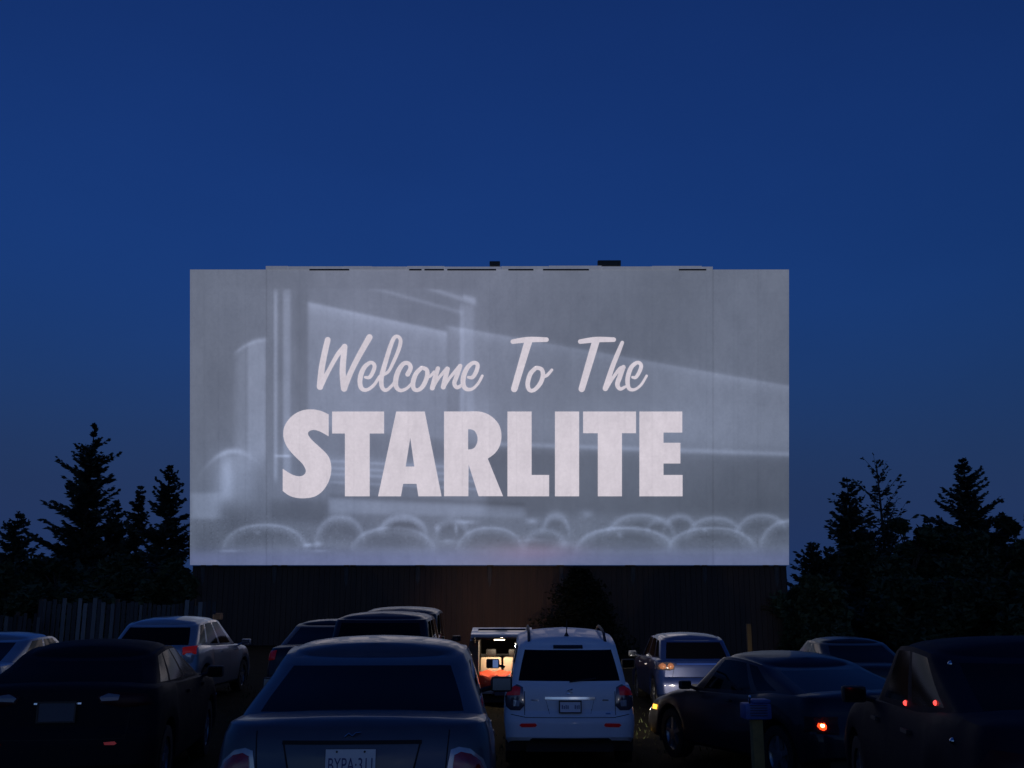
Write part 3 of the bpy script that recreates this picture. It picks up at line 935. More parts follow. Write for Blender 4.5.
I2 += band(X2, 308, 447, .8) * sg_((Y2 - tt) / .8) * band(Y2, 280, 480, 2) * (.045 + .085 * np.exp(-np.clip(Y2 - tt, 0, 300) / 9))
polyfill([(372, 289), (382, 289), (462, 311), (462, 314)], .06, .8)
polyfill([(425, 289), (438, 289), (476, 301), (476, 306), (460, 301)], .07, .8)
polyfill([(463, 294), (476, 298), (476, 302), (463, 298)], .08, .8)
I2 += .075 * band(X2, 460, 463.5, .7) * band(Y2, 305, 420, 2) + .045 * band(X2, 463, 474, 1) * band(Y2, 305, 430, 2) + .05 * band(X2, 467, 489, 1) * band(Y2, 400, 480, 8)
d2 = 326 + (X2 - 448) * (386 - 326) / (788 - 448)
I2 += sg_((X2 - 448) / 2) * (.10 * np.exp(-np.clip((Y2 - d2), 0, 99) / 5) * sg_((Y2 - d2) / .7) * (1 - .5 * sg_((X2 - 500) / 30) + .25 * sg_((X2 - 650) / 40)) + .035 * sg_((Y2 - d2) / 2) * sg_((430 - Y2) / 40))
I2 -= .012 * sg_((X2 - 480) / 3) * sg_((d2 - Y2) / 2) * sg_((Y2 - 288) / 2)
hz = 449 + (X2 - 640) * .035
I2 += sg_((X2 - 486) / 2) * (.07 * np.exp(-((Y2 - hz) / 2.6) ** 2) + .03 * band(Y2, hz - 45, hz, 6) - .055 * band(Y2, hz + 3, 515, 3))
for k, yy in enumerate((461, 468, 474, 482)):
    line(330, yy, 492, yy + 8, 1.6, .05)
polyfill([(300, 425), (345, 428), (490, 445), (490, 462), (300, 455)], -.05, 2)
polyfill([(329, 499), (525, 508), (525, 518), (329, 513)], .075, 1.2)
polyfill([(329, 494), (525, 503), (525, 506), (329, 497)], -.03, .8)
polyfill([(270, 500), (328, 500), (328, 524), (270, 520)], -.055, 2)
I2 += .09 * band(X2, 221, 232, 2) * band(Y2, 456, 500, 3) + .07 * np.exp(-(((X2 - 234) / 22) ** 4 + ((Y2 - 478) / 28) ** 4)) + .11 * np.exp(-(((X2 - 228) / 18) ** 2 + ((Y2 - (451 + (X2 - 234) ** 2 * .02)) / 3) ** 2))
I2 += .075 * band(X2, 190, 221, 2) * band(Y2, 493, 519, 1) - .045 * band(X2, 222, 260, 5) * band(Y2, 500, 545, 8)
I2 -= .02 * band(X2, 196, 216, 2) * band(Y2, 530, 552, 2)
line(276, 456, 290, 456, 1.5, .12)
polyfill([(190, 519), (262, 527), (262, 553), (190, 553)], -.01, 3)
for a in [(640, 515, 35, 545), (680, 516, 17, 538), (556, 515, 14, 540), (715, 518, 29, 545), (762, 515, 27, 542), (340, 517, 25, 548), (403, 516, 25, 540)]: dome(*a, edge=.065)
for a in [(452, 519, 18, 546), (660, 519, 15, 540), (545, 530, 22, 553)]: dome(*a, edge=.032)
dome(265, 525, 42, 552, edge=.08, lw=1.8); dome(393, 528, 41, 553, edge=.09, lw=1.8); dome(403, 519, 22, 535, edge=.05)
dome(490, 528, 33, 553, edge=.075, lw=1.7); dome(625, 528, 49, 554, edge=.10, lw=1.9); dome(712, 528, 44, 554, edge=.075, lw=1.6); dome(792, 521, 32, 551, edge=.08)
for (x, y, rx, ry, a) in [(466, 522, 10, 2, .1), (456, 529, 2, 5, .09), (308, 545, 5, 2, .12), (318, 544, 4, 2.5, .1), (437, 528, 3, 3, .07), (448, 541, 7, 2, .06), (565, 544, 10, 4, .06), (532, 521, 6, 3, .1), (587, 514, 6, 4, .07), (620, 535, 3, 3, .08), (705, 530, 3, 2, .07), (258, 533, 3, 2, .06), (535, 540, 14, 2, .05), (320, 551, 8, 1.5, .06), (230, 551, 12, 1.5, .06)]:
    I2 += a * np.exp(-(((X2 - x) / rx) ** 2 + ((Y2 - y) / ry) ** 2))
I2 += .02 * rng.standard_normal(X2.shape) * band(Y2, 515, 550, 4) * (np.sin(X2 * .9) > 0)
# edges of the projected frame
base = np.full(X2.shape, .440)
base += .03 * np.exp(-((X2 - 350) / 160) ** 2) - .012 * ((X2 - 490) / 300) ** 2
base = base - .012 * (1 - sg_((Y2 - 288.5) / .6)) - .012 * sg_((Y2 - 554))
I2 *= sg_((Y2 - 288.5) / .6) * (1 - .8 * sg_((Y2 - 554) / .8))
dark_lower = .028 * sg_((Y2 - 500) / 10) * sg_((553 - Y2) / 1.5)
lum = base + I2 * 1.2 - dark_lower
# low frequency blotch
for k in range(14):
    a, b, ph = rng.uniform(.005, .05), rng.uniform(.005, .04), rng.uniform(0, 6.28)
    lum += .0035 * np.sin(X2 * a + Y2 * b + ph)
seam = np.zeros_like(lum)
for xs_ in (266.5, 713): seam += np.exp(-((X2 - xs_) / .7) ** 2)
lum = lum - .035 * seam
for xs_, aa in ((204, .008), (237, .008), (738, .01), (758, .014), (735, .006)):
    lum -= aa * np.exp(-((X2 - xs_) / .8) ** 2)
cool = .03 * sg_((Y2 - 470) / 30)
srgb = np.stack([lum * (.94 - cool), lum * 1.005, lum * (1.17 + cool)], -1)
srgb[..., 2] += .055 * np.exp(-((Y2 - 560) / 10) ** 2)
srgb[..., 0] += .05 * np.exp(-(((X2 - 535) / 45) ** 2 + ((Y2 - 552) / 9) ** 2)) + .012 * sg_((X2 - 300) / 60) * sg_((520 - X2) / 60)  # headlamp glow painted in as a warm spot near the screen's foot
lin = np.where(srgb < .04, srgb / 12.92, ((np.clip(srgb, 0, 1) + .055) / 1.055) ** 2.4) * .5
lin = np.clip(lin - np.array([.005, .008, .018]), .0, 1)
LX = (X2 - 489.5) / 599 * WS; LZ = (565 - Y2) / 295.5 * HS_
co = np.stack([LX, np.zeros_like(LX), LZ], -1).reshape(-1, 3)
me = bpy.data.meshes.new('projected_picture')
nv = NXp * NYp; nf = (NXp - 1) * (NYp - 1)
me.vertices.add(nv); me.vertices.foreach_set('co', co.astype(np.float32).ravel())
ii, jj = np.meshgrid(np.arange(NXp - 1), np.arange(NYp - 1))
a0 = (jj * NXp + ii).ravel()
quads = np.stack([a0, a0 + 1, a0 + NXp + 1, a0 + NXp], -1).astype(np.int32)
me.loops.add(nf * 4); me.loops.foreach_set('vertex_index', quads.ravel())
me.polygons.add(nf); me.polygons.foreach_set('loop_start', np.arange(0, nf * 4, 4, dtype=np.int32))
me.update(calc_edges=True)
at_ = me.color_attributes.new('picture', 'FLOAT_COLOR', 'POINT')
at_.data.foreach_set('color', np.concatenate([lin.reshape(-1, 3), np.ones((nv, 1))], 1).astype(np.float32).ravel())


def screen_mat(name, const=None):
    m = bpy.data.materials.new(name); m.use_nodes = True; nt = m.node_tree; b = nt.nodes['Principled BSDF']
    b.inputs['Base Color'].default_value = (.33, .33, .33, 1); b.inputs['Roughness'].default_value = .85
    b.inputs['Specular IOR Level'].default_value = .1
    tc = nt.nodes.new('ShaderNodeTexCoord')
    mp = nt.nodes.new('ShaderNodeMapping'); mp.inputs['Scale'].default_value = (1, 1, .6)
    nt.links.new(tc.outputs['Object'], mp.inputs[0])
    n = nt.nodes.new('ShaderNodeTexNoise'); n.inputs['Scale'].default_value = 1.1; n.inputs['Detail'].default_value = 9; n.inputs['Roughness'].default_value = .7
    nt.links.new(mp.outputs[0], n.inputs['Vector'])
    r = nt.nodes.new('ShaderNodeMapRange'); r.inputs['From Min'].default_value = .3; r.inputs['From Max'].default_value = .7
    r.inputs['To Min'].default_value = .88; r.inputs['To Max'].default_value = 1.08
    nt.links.new(n.outputs[0], r.inputs[0])
    # corrugated sheet joints, every 1.2 m across and 2.4 m up
    sep = nt.nodes.new('ShaderNodeSeparateXYZ'); nt.links.new(tc.outputs['Object'], sep.inputs[0])
    n3 = nt.nodes.new('ShaderNodeTexNoise'); n3.inputs['Scale'].default_value = 7; n3.inputs['Detail'].default_value = 4; n3.inputs['Roughness'].default_value = .8
    nt.links.new(tc.outputs['Object'], n3.inputs['Vector'])
    r3 = nt.nodes.new('ShaderNodeMapRange'); r3.inputs['From Min'].default_value = .3; r3.inputs['From Max'].default_value = .7
    r3.inputs['To Min'].default_value = .93; r3.inputs['To Max'].default_value = 1.07; nt.links.new(n3.outputs[0], r3.inputs[0])
    m3 = nt.nodes.new('ShaderNodeMath'); m3.operation = 'MULTIPLY'; nt.links.new(r.outputs[0], m3.inputs[0]); nt.links.new(r3.outputs[0], m3.inputs[1])
    fac = m3.outputs[0]
    for ax, per, wdt, dk in (('X', 1.22, .02, .955), ('Z', 2.44, .012, .97), ('X', .305, .06, .992)):
        q = nt.nodes.new('ShaderNodeMath'); q.operation = 'PINGPONG'; q.inputs[1].default_value = per / 2
        nt.links.new(sep.outputs[ax], q.inputs[0])
        g_ = nt.nodes.new('ShaderNodeMath'); g_.operation = 'GREATER_THAN'; g_.inputs[1].default_value = wdt
        nt.links.new(q.outputs[0], g_.inputs[0])
        mx = nt.nodes.new('ShaderNodeMapRange'); mx.inputs['To Min'].default_value = dk; mx.inputs['To Max'].default_value = 1
        nt.links.new(g_.outputs[0], mx.inputs[0])
        mm = nt.nodes.new('ShaderNodeMath'); mm.operation = 'MULTIPLY'
        nt.links.new(fac, mm.inputs[0]); nt.links.new(mx.outputs[0], mm.inputs[1]); fac = mm.outputs[0]
    vm = nt.nodes.new('ShaderNodeVectorMath'); vm.operation = 'SCALE'
    if const is None:
        at__ = nt.nodes.new('ShaderNodeAttribute'); at__.attribute_name = 'picture'; nt.links.new(at__.outputs['Color'], vm.inputs[0])
    else: vm.inputs[0].default_value = const
    nt.links.new(fac, vm.inputs['Scale'])
    nt.links.new(vm.outputs[0], b.inputs['Emission Color']); b.inputs['Emission Strength'].default_value = 1
    return m


me.materials.append(screen_mat('screen_picture'))
pic = bpy.data.objects.new('projected_picture', me); COL.objects.link(pic); pic.parent = screen
M_letter = screen_mat('projected_lettering', (.318, .288, .312))


def flat(name, polys, holes=(), d=.012):
    """flat lettering from photo-traced outlines, lying on the screen face"""
    bm = bmesh.new()
    es = []
    for P in list(polys) + list(holes):
        vs = [bm.verts.new(sl(x, y, d)) for x, y in P]
        es += [bm.edges.new((vs[i], vs[(i + 1) % len(vs)])) for i in range(len(vs))]
    bmesh.ops.triangle_fill(bm, edges=es, use_beauty=True, use_dissolve=False)
    me = bpy.data.meshes.new(name); bm.to_mesh(me); bm.free()
    me.materials.append(M_letter)
    o = bpy.data.objects.new(name, me); COL.objects.link(o); o.parent = screen
    return o


def cr(P, n=7, closed=False):
    out = []; N = len(P)
    rg = range(N) if closed else range(N - 1)
    g = (lambda i: P[i % N]) if closed else (lambda i: P[max(0, min(N - 1, i))])
    for i in rg:
        p0, p1, p2, p3 = g(i - 1), g(i), g(i + 1), g(i + 2)
        for k in range(n):
            t = k / n
            out.append(tuple(.5 * (2 * b + (-a + c) * t + (2 * a - 5 * b + 4 * c - d) * t * t + (-a + 3 * b - 3 * c + d) * t ** 3) for a, b, c, d in zip(p0, p1, p2, p3)))
    if not closed: out.append(tuple(P[-1]))
    return out


q1 = lambda L: [(x / 3.2 + 180, y / 3.2 + 400) for x, y in L]
q2 = lambda L: [(x / 3.2 + 480, y / 3.2 + 400) for x, y in L]
q5 = lambda L: [(x / 7.68 + 275, y / 7.68 + 405) for x, y in L]
q6 = lambda L: [(x / 7.68 + 435, y / 7.68 + 405) for x, y in L]
Sx = cr(q5([(412, 72), (350, 45), (280, 34), (200, 45), (125, 90), (75, 160), (64, 230), (78, 290), (110, 345), (160, 400), (210, 450), (235, 495), (232, 525), (205, 545), (165, 545), (120, 528), (60, 490)])) + cr(q5([(60, 660), (110, 695), (170, 713), (240, 715), (310, 700), (370, 655), (415, 580), (432, 500), (425, 430), (400, 380), (345, 325), (290, 275), (258, 235), (256, 210), (275, 195), (310, 192), (355, 208), (412, 240)]))
flat('letter_S', [Sx])
flat('letter_T', [q1([(487, 37), (653, 37), (653, 107), (607, 107), (607, 308), (528, 308), (528, 107), (487, 107)])])
flat('letter_A', [q1([(692, 37), (783, 37), (837, 308), (763, 308), (757, 268), (714, 268), (707, 308), (634, 308)])], [q1([(737, 120), (750, 213), (722, 213)])])
flat('letter_R', [q6([(70, 50)]) + cr(q6([(250, 50), (350, 52), (430, 85), (490, 150), (510, 230), (498, 310), (460, 370), (405, 412)])) + q6([(522, 700), (335, 700), (258, 455), (256, 700), (70, 700)])],
     [q6([(254, 186)]) + cr(q6([(275, 186), (305, 200), (325, 240), (325, 285), (305, 325), (280, 340)])) + q6([(254, 342)])])
flat('letter_L', [q2([(88, 37), (165, 37), (165, 240), (221, 240), (221, 308), (88, 308)])])
flat('letter_I', [q2([(240, 37), (317, 37), (317, 308), (240, 308)])])
flat('letter_T', [q2([(330, 37), (499, 37), (499, 106), (454, 106), (454, 308), (377, 308), (377, 106), (330, 106)])])
flat('letter_E', [q2([(510, 37), (647, 37), (647, 104), (587, 104), (587, 137), (641, 137), (641, 203), (587, 203), (587, 240), (648, 240), (648, 308), (510, 308)])])


def brush(name, strokes, sc_, ox, oy):
    """script lettering: strokes are lists of (x, y, width) in zoomed pixels"""
    V, F = [], []
    for k, st in enumerate(strokes):
        P = cr([(x / sc_ + ox, y / sc_ + oy, w_ / sc_) for x, y, w_ in st], 6)
        d = .012 + .0012 * (k + 1); base = len(V)
        for i, (x, y, w_) in enumerate(P):
            a, b = P[max(0, i - 1)], P[min(len(P) - 1, i + 1)]
            dx, dy = b[0] - a[0], b[1] - a[1]; l = math.hypot(dx, dy) or 1
            V += [sl(x - dy / l * w_ / 2, y + dx / l * w_ / 2, d + .00002 * i), sl(x + dy / l * w_ / 2, y - dx / l * w_ / 2, d + .00002 * i)]
        for i in range(len(P) - 1): F.append((base + 2 * i, base + 2 * i + 1, base + 2 * i + 3, base + 2 * i + 2))
        for (e, sgn) in ((P[0], 1), (P[-1], -1)):
            b2 = len(V)
            V.append(sl(e[0], e[1], d - .0004))
            for q in range(14):
                t = q / 14 * 6.2832
                V.append(sl(e[0] + e[2] / 2 * math.cos(t), e[1] + e[2] / 2 * math.sin(t), d - .0004))
            for q in range(14): F.append((b2, b2 + 1 + q, b2 + 1 + (q + 1) % 14))
    o = mk(name, V, F, M_letter, screen, smooth=False, fix=False)
    return o


ZS = 10.244
# Welcome (first half seen at 310,325; second half at 395,325)
brush('letter_W', [[(182, 152, 58), (150, 290, 60), (120, 450, 62), (103, 632, 66)], [(103, 632, 60), (190, 470, 42), (280, 310, 46), (350, 225, 50)],
                   [(355, 222, 58), (345, 320, 60), (335, 480, 62), (350, 650, 66)], [(350, 650, 60), (420, 480, 54), (500, 320, 56), (610, 125, 62)]], ZS, 310, 325)
brush('letter_e', [[(565, 535, 26), (610, 535, 36), (650, 470, 40), (660, 410, 38), (620, 385, 36), (560, 430, 46), (522, 510, 50), (512, 590, 48), (530, 650, 44), (580, 665, 34), (650, 620, 32), (712, 530, 30)]], ZS, 310, 325)
brush('letter_l', [[(725, 520, 34), (800, 480, 30), (850, 390, 34), (910, 250, 38), (928, 160, 38), (900, 118, 34), (860, 135, 40), (820, 230, 44), (780, 360, 46), (745, 480, 50), (730, 560, 48), (740, 640, 42), (780, 668, 34), (840, 620, 30), (880, 560, 28)]], ZS, 310, 325)
brush('letter_c', [[(130, 505, 48), (160, 440, 44), (140, 395, 40), (90, 395, 42), (40, 460, 50), (10, 550, 52), (12, 630, 46), (55, 670, 36), (120, 650, 30), (180, 590, 28)]], ZS, 395, 325)
brush('letter_o', [[(270, 440, 40), (215, 500, 46), (185, 590, 48), (195, 655, 42), (240, 665, 38), (290, 620, 44), (328, 530, 46), (325, 460, 42), (275, 437, 38)], [(325, 540, 28), (365, 520, 28), (400, 480, 28)]], ZS, 395, 325)
brush('letter_m', [[(440, 445, 44), (410, 540, 48), (382, 645, 50)], [(382, 645, 40), (450, 540, 30), (535, 445, 40)], [(540, 450, 44), (515, 545, 48), (495, 635, 50)], [(495, 635, 40), (570, 530, 30), (665, 425, 46)], [(668, 420, 44), (630, 530, 46), (608, 600, 42), (640, 640, 38), (700, 600, 26)]], ZS, 395, 325)
brush('letter_e', [[(750, 535, 26), (795, 535, 38), (835, 470, 42), (845, 405, 40), (800, 388, 38), (740, 440, 46), (702, 530, 50), (700, 610, 48), (730, 655, 42), (790, 655, 30), (850, 600, 28), (895, 520, 26)]], ZS, 395, 325)
brush('letter_T', [[(80, 170, 46), (240, 150, 56), (425, 150, 46)], [(240, 165, 78), (170, 400, 72), (95, 655, 66)]], ZS, 505, 325)
brush('letter_o', [[(315, 440, 40), (260, 500, 46), (232, 600, 46), (250, 665, 40), (300, 665, 38), (360, 600, 44), (388, 520, 44), (375, 455, 42), (320, 437, 38)], [(385, 530, 34), (430, 515, 32), (480, 460, 28)]], ZS, 505, 325)
brush('letter_T', [[(105, 170, 46), (265, 150, 56), (448, 150, 46)], [(265, 165, 76), (195, 400, 72), (120, 655, 64)]], ZS, 570, 325)
brush('letter_h', [[(535, 180, 36), (490, 290, 46), (430, 440, 48), (362, 650, 54)], [(370, 645, 44), (440, 540, 32), (510, 450, 40), (550, 435, 40)], [(548, 430, 42), (510, 530, 50), (485, 610, 46), (515, 655, 36), (570, 630, 26)]], ZS, 570, 325)
brush('letter_e', [[(640, 535, 26), (675, 535, 34), (715, 470, 38), (728, 410, 38), (690, 385, 36), (630, 430, 44), (595, 520, 46), (590, 600, 44), (610, 655, 38), (665, 660, 28), (730, 610, 26), (785, 520, 24)]], ZS, 570, 325)

# panels, trim, structure (screen-local)
M_panel = mat('screen_sheet_metal', (.4, .4, .42), .7, noise=.15)
M_edge = mat('weathered_trim', (.30, .30, .33), .8, noise=.5, nscale=2.5)
M_steel = mat('dark_steel', (.06, .055, .05), .7, noise=.3)
hw = WS / 2
bk = MB(); bk.box(-hw, hw, .012, .25, .0, HS_); bk.build('backing_panel', M_panel, screen, smooth=False)
x1, x2 = sl(266, 0)[0], sl(713, 0)[0]
tr = MB()
xx = x1
while xx < x2:
    ln = random.uniform(.8, 2.6); e = min(x2, xx + ln)
    tr.box(xx, e - .02, -.05, .3, HS_ + .004, HS_ + .15 + random.uniform(-.03, .03)); xx = e
tr.build('top_trim', screen_mat('weathered_trim_glow', (.06, .065, .085)), screen, smooth=False)  # trim is made to glow in place of projector light spilling on it
dk = MB()
xx = x1
while xx < x2:
    ln = random.uniform(.5, 2.5)
    if random.random() < .7: dk.box(xx, min(x2, xx + ln), -.056, -.052, HS_ - .05, HS_ + .02)
    xx += ln + random.uniform(.1, .6)
dk.build('rusted_flashing', mat('rust_dark', (.035, .03, .035), .9, noise=.5), screen, smooth=False)
for (a, b, hh) in ((489.5, 500, .22), (598, 621, .26)):
    bx = MB(); X0, X1 = sl(a, 0)[0], sl(b, 0)[0]
    bx.box(X0, X1, .0, .35, HS_ + .16, HS_ + .16 + hh, bev=.03); bx.box(X0 + .1, X0 + .18, .1, .2, HS_ + .1, HS_ + .18); bx.box(X1 - .18, X1 - .1, .1, .2, HS_ + .1, HS_ + .18)
    bx.build('roof_box', M_steel, screen, smooth=False)
fr = MB()
for k in range(9):
    x = -hw + .5 + k * (WS - 1) / 8
    fr.box(x - .1, x + .1, .28, .5, 0, HS_)
for k in range(6):
    z = .3 + k * (HS_ - .6) / 5
    fr.box(-hw + .2, hw - .2, .5, .62, z - .08, z + .08)
fr.build('support_frame', M_steel, screen, smooth=False)
# rear props standing on the ground
rt = Matrix.Translation(screen.location) @ Matrix.Rotation(-lean, 4, 'X')
rti = rt.inverted()
pr = MB()
for k in range(9):
    x = -hw + .5 + k * (WS - 1) / 8
    top = rt @ Vector((x, .6, HS_ * .85)); mid = rt @ Vector((x, .6, HS_ * .3))
    pr.tube([rti @ top, rti @ Vector((top.x, top.y + 5.5, -.4))], .14, 8)
    pr.tube([rti @ mid, rti @ Vector((mid.x, mid.y + 1.2, -.4))], .12, 8)
pr.build('rear_brace', M_steel, screen)

# plank wall below the screen
wall_y = BL.y + .35
M_plank = mat('brown_planks', (.05, .03, .019), .85, noise=.45, nscale=1.2, bump=.5, bscale=10, stretch=(3, 3, .25))
wx0, wx1 = BL.x, BR.x
pk = MB(); x = wx0 + .02
while x < wx1 - .02:
    e = min(wx1 - .02, x + .24)
    pk.box(x, e - .015, wall_y + random.uniform(-.012, .012), wall_y + .06, -.5, BL.z - .06)
    x = e
pk2 = MB(); pk2.box(wx0 + .02, wx1 - .02, wall_y + .064, wall_y + .09, -.5, BL.z - .06)
wl = empty('plank_wall', ((wx0 + wx1) / 2, wall_y, -.3), 0, 'dark brown board wall filling the space under the big screen', 'wall')
o = pk2.build('backing', M_steel, wl, smooth=False); o.matrix_parent_inverse = Matrix.Translation(wl.location).inverted()
o = pk.build('boards', M_plank, wl, smooth=False); o.matrix_parent_inverse = Matrix.Translation(wl.location).inverted()
bb = MB(); bb.box(wx0 + .02, wx1 - .02, wall_y - .05, wall_y + .1, BL.z - .055, BL.z - .012)
o = bb.build('top_beam', M_steel, wl, smooth=False); o.matrix_parent_inverse = Matrix.Translation(wl.location).inverted()

# ------------------------------------------------------------------ trees
M_bark = mat('bark', (.05, .04, .03), .95, noise=.4, bump=.6)
M_needle = mat('needles', (.035, .05, .03), .8, noise=.45, nscale=1.5)
M_leaf = mat('leaves', (.04, .06, .025), .8, noise=.45, nscale=1.2)


def tri_cloud(C, size, flat_=.5):
    """random leaf triangles round the points C"""
    n = len(C)
    d1 = rng.standard_normal((n, 3)); d1[:, 2] *= flat_; d1 /= np.linalg.norm(d1, axis=1)[:, None]
    d2 = rng.standard_normal((n, 3)); d2[:, 2] *= flat_; d2 /= np.linalg.norm(d2, axis=1)[:, None]
    s = (size * rng.uniform(.5, 1.4, n))[:, None]
    V = np.stack([C - d1 * s * .5, C + d1 * s * .5, C + d2 * s * .8], 1).reshape(-1, 3)
    F = np.arange(3 * n).reshape(-1, 3)
    return V, F


def fast_mesh(name, V, F, m, parent):
    me = bpy.data.meshes.new(name)
    me.vertices.add(len(V)); me.vertices.foreach_set('co', np.asarray(V, np.float32).ravel())
    k = F.shape[1]
    me.loops.add(F.size); me.loops.foreach_set('vertex_index', F.astype(np.int32).ravel())
    me.polygons.add(len(F)); me.polygons.foreach_set('loop_start', np.arange(0, F.size, k, dtype=np.int32))
    me.update(calc_edges=True); me.materials.append(m)
    o = bpy.data.objects.new(name, me); COL.objects.link(o); o.parent = parent
    return o


def conifer(px, ptop, wpx, Y, label, dens=1.0, sparse_top=.0, power=.8, asc=-.25, name='spruce_tree', low=.03, irr=.35, needle=.2):
    X, Ztop = at(px, ptop, Y); H = Ztop + .3; rad = wpx / 2 / FPX * Y
    root = empty(name, (X, Y, -.3), random.uniform(0, 6), label, 'tree', 'conifers beside the screen')
    tk = MB(); lean_ = (random.uniform(-.2, .2), random.uniform(-.2, .2))
    tp = lambda z: Vector((lean_[0] * (z / H) ** 2, lean_[1] * (z / H) ** 2, z))
    tk.tube([tp(H * t) for t in (0, .15, .35, .55, .75, .9, .985)], [H * .016 * (1 - t) + .02 for t in (0, .15, .35, .55, .75, .9, .985)], 8)
    C = []
    z = H * low
    while z < H * .985:
        t = z / H
        R0 = rad * (1 - t) ** power + .05
        for k in range(random.choice((5, 6, 7)) if t < .88 else 3):
            if t > .45 and random.random() < sparse_top: continue
            L = R0 * random.uniform(1 - irr * 1.4, 1 + irr * .7); a = random.uniform(0, 6.283)
            el = asc + .7 * t + random.uniform(-.15, .15)
            p0 = tp(z); pts = []
            n = max(3, int(L / .25))
            for i in range(n + 1):
                s = i / n
                pts.append(p0 + Vector((math.cos(a) * L * s, math.sin(a) * L * s, L * (el * s + .25 * s * s))))
            if L > .35: tk.tube([pts[0], pts[n // 2], pts[-1]], [.025 + L * .01, .02, .006], 4, cap=False)
            ba = a
            for i in range(1, n + 1):
                sf = i / n
                for _ in range(max(3, int(dens * 11 * (1.25 - .7 * sf)))):
                    sa = ba + random.choice((-1, 1)) * random.uniform(.15, 1.25) * (1 if i < n else .45)
                    dz_ = random.uniform(-.55, .30) + .45 * t
                    ln = needle * random.uniform(.7, 1.9) * (1.15 - .55 * sf) * (1 - .62 * max(0, (t - .55) / .45))
                    d_ = Vector((math.cos(sa), math.sin(sa), dz_)).normalized()
                    pp = pts[i - 1].lerp(pts[i], random.random()) + Vector((0, 0, random.gauss(0, .03)))
                    wv_ = d_.cross(Vector((random.gauss(0, 1), random.gauss(0, 1), random.gauss(0, 1)))).normalized() * needle * random.uniform(.13, .26)
                    q_ = pp + d_ * ln * .5
                    C.append((tuple(pp), tuple(q_ + wv_), tuple(pp + d_ * ln), tuple(q_ - wv_)))
        z += random.uniform(.2, .36)
    tk.build('trunk', M_bark, root)
    V = np.array(C).reshape(-1, 3); F = np.arange(len(V)).reshape(-1, 4)
    fast_mesh('crown', V, F, M_needle, root)
    return root


def bushy(px, ptop, wpx, Y, label, n=5200, name='leafy_tree', leaf=.24, m=None, cat='tree', group='leafy trees beside the screen', cone=False, zb=0.0):
    X, Ztop = at(px, ptop, Y); H = Ztop + .3; rad = wpx / 2 / FPX * Y
    root = empty(name, (X, Y, -.3), 0, label, cat, group)
    tk = MB(); tk.tube([(0, 0, 0), (.1, 0, H * .3), (0, .1, H * .6), (.05, 0, H * .85)], [H * .02 + .04, H * .016, H * .01, .02], 7)
    cl = []
    k = 26 if not cone else 40
    for i in range(k):
        t = (i + .5) / k
        zc = H * (zb + (.98 - zb) * t)
        pr_ = (1 - t) ** .9 if cone else math.sqrt(max(.02, 1 - ((t - .42) / .6) ** 2))
        a = random.uniform(0, 6.283); rr = rad * pr_ * (random.uniform(.15, .95) if not cone else random.uniform(.1, .7))
        cl.append((Vector((math.cos(a) * rr, math.sin(a) * rr, zc)), rad * random.uniform(.22, .42) * (pr_ * .8 + .2) * (1.7 if cone else 1)))
        if not cone: tk.tube([(0, 0, zc * .6), (math.cos(a) * rr * .5, math.sin(a) * rr * .5, zc * .85), tuple(cl[-1][0])], [.07, .04, .02], 5, cap=False)
    C = []
    for i in range(n):
        c_, r_ = random.choice(cl)
        v = Vector((random.gauss(0, 1), random.gauss(0, 1), random.gauss(0, 1))).normalized() * r_ * random.uniform(.3, 1.08)
        v.z *= .8
        q = c_ + v
        if q.z > H * 1.0 or q.z < .05: continue
        C.append(tuple(q))
    tk.build('trunk', M_bark, root)
    V, F = tri_cloud(np.array(C), leaf)
    fast_mesh('crown', V, F, m or M_leaf, root)
    return root


conifer(16, 511, 96, 58, 'small dark conifer at the left edge of the photo', needle=.42)
conifer(95, 423, 108, 62, 'tallest spruce, left of the screen, with a knobbly ragged top', dens=1.5, sparse_top=.2, power=.66, irr=.5, needle=.42, low=.02)
conifer(141, 484, 56, 60, 'slim spruce between the tallest spruce and the one touching the screen', needle=.38)
conifer(171, 465, 96, 58, 'spruce touching the left edge of the screen', irr=.45, needle=.42)
conifer(118, 500, 70, 66, 'low dark spruce just right of the tallest spruce, half merged with it', needle=.44)
conifer(66, 540, 50, 64, 'small spruce low at the left foot of the tallest spruce', needle=.44)
conifer(848, 474, 84, 60, 'dense spruce first to the right of the screen', irr=.55, needle=.42, dens=.9, power=.75)
conifer(878, 457, 100, 62, 'thin open-branched tree with bare twisted limbs right of the screen', dens=.4, sparse_top=.58, asc=.3, irr=.6, needle=.42, name='sparse_tree', power=.6)
conifer(965, 457, 130, 64, 'tall broad spruce near the right edge with a blunt top', irr=.45, needle=.44, power=.8)
conifer(926, 520, 50, 66, 'short spruce between the open-branched tree and the tall right spruce', needle=.44)
conifer(1000, 512, 60, 66, 'spruce shoulder just right of the tall broad spruce', needle=.44)
bt = [(188, 574, 50, 46.4), (5, 566, 90, 50), (60, 560, 100, 52), (120, 556, 90, 50), (175, 560, 70, 48)]
lb = ['narrow dark bush filling the gap between the tall fence and the plank wall', 'round dark tree behind the low fence at the far left', 'round dark tree behind the fence under the tallest spruce', 'round dark tree behind the tall fence left of the screen', 'small round tree against the left end of the plank wall']
for a, l_ in zip(bt, lb): bushy(*a, l_, n=16000, leaf=.34)
conifer(809, 543, 60, 56, 'low ragged conifer touching the right edge of the screen', irr=.55, needle=.44, dens=1.2, power=.55)
conifer(828, 548, 54, 55, 'low ragged conifer second from the right edge of the screen', irr=.5, needle=.44, power=.6)
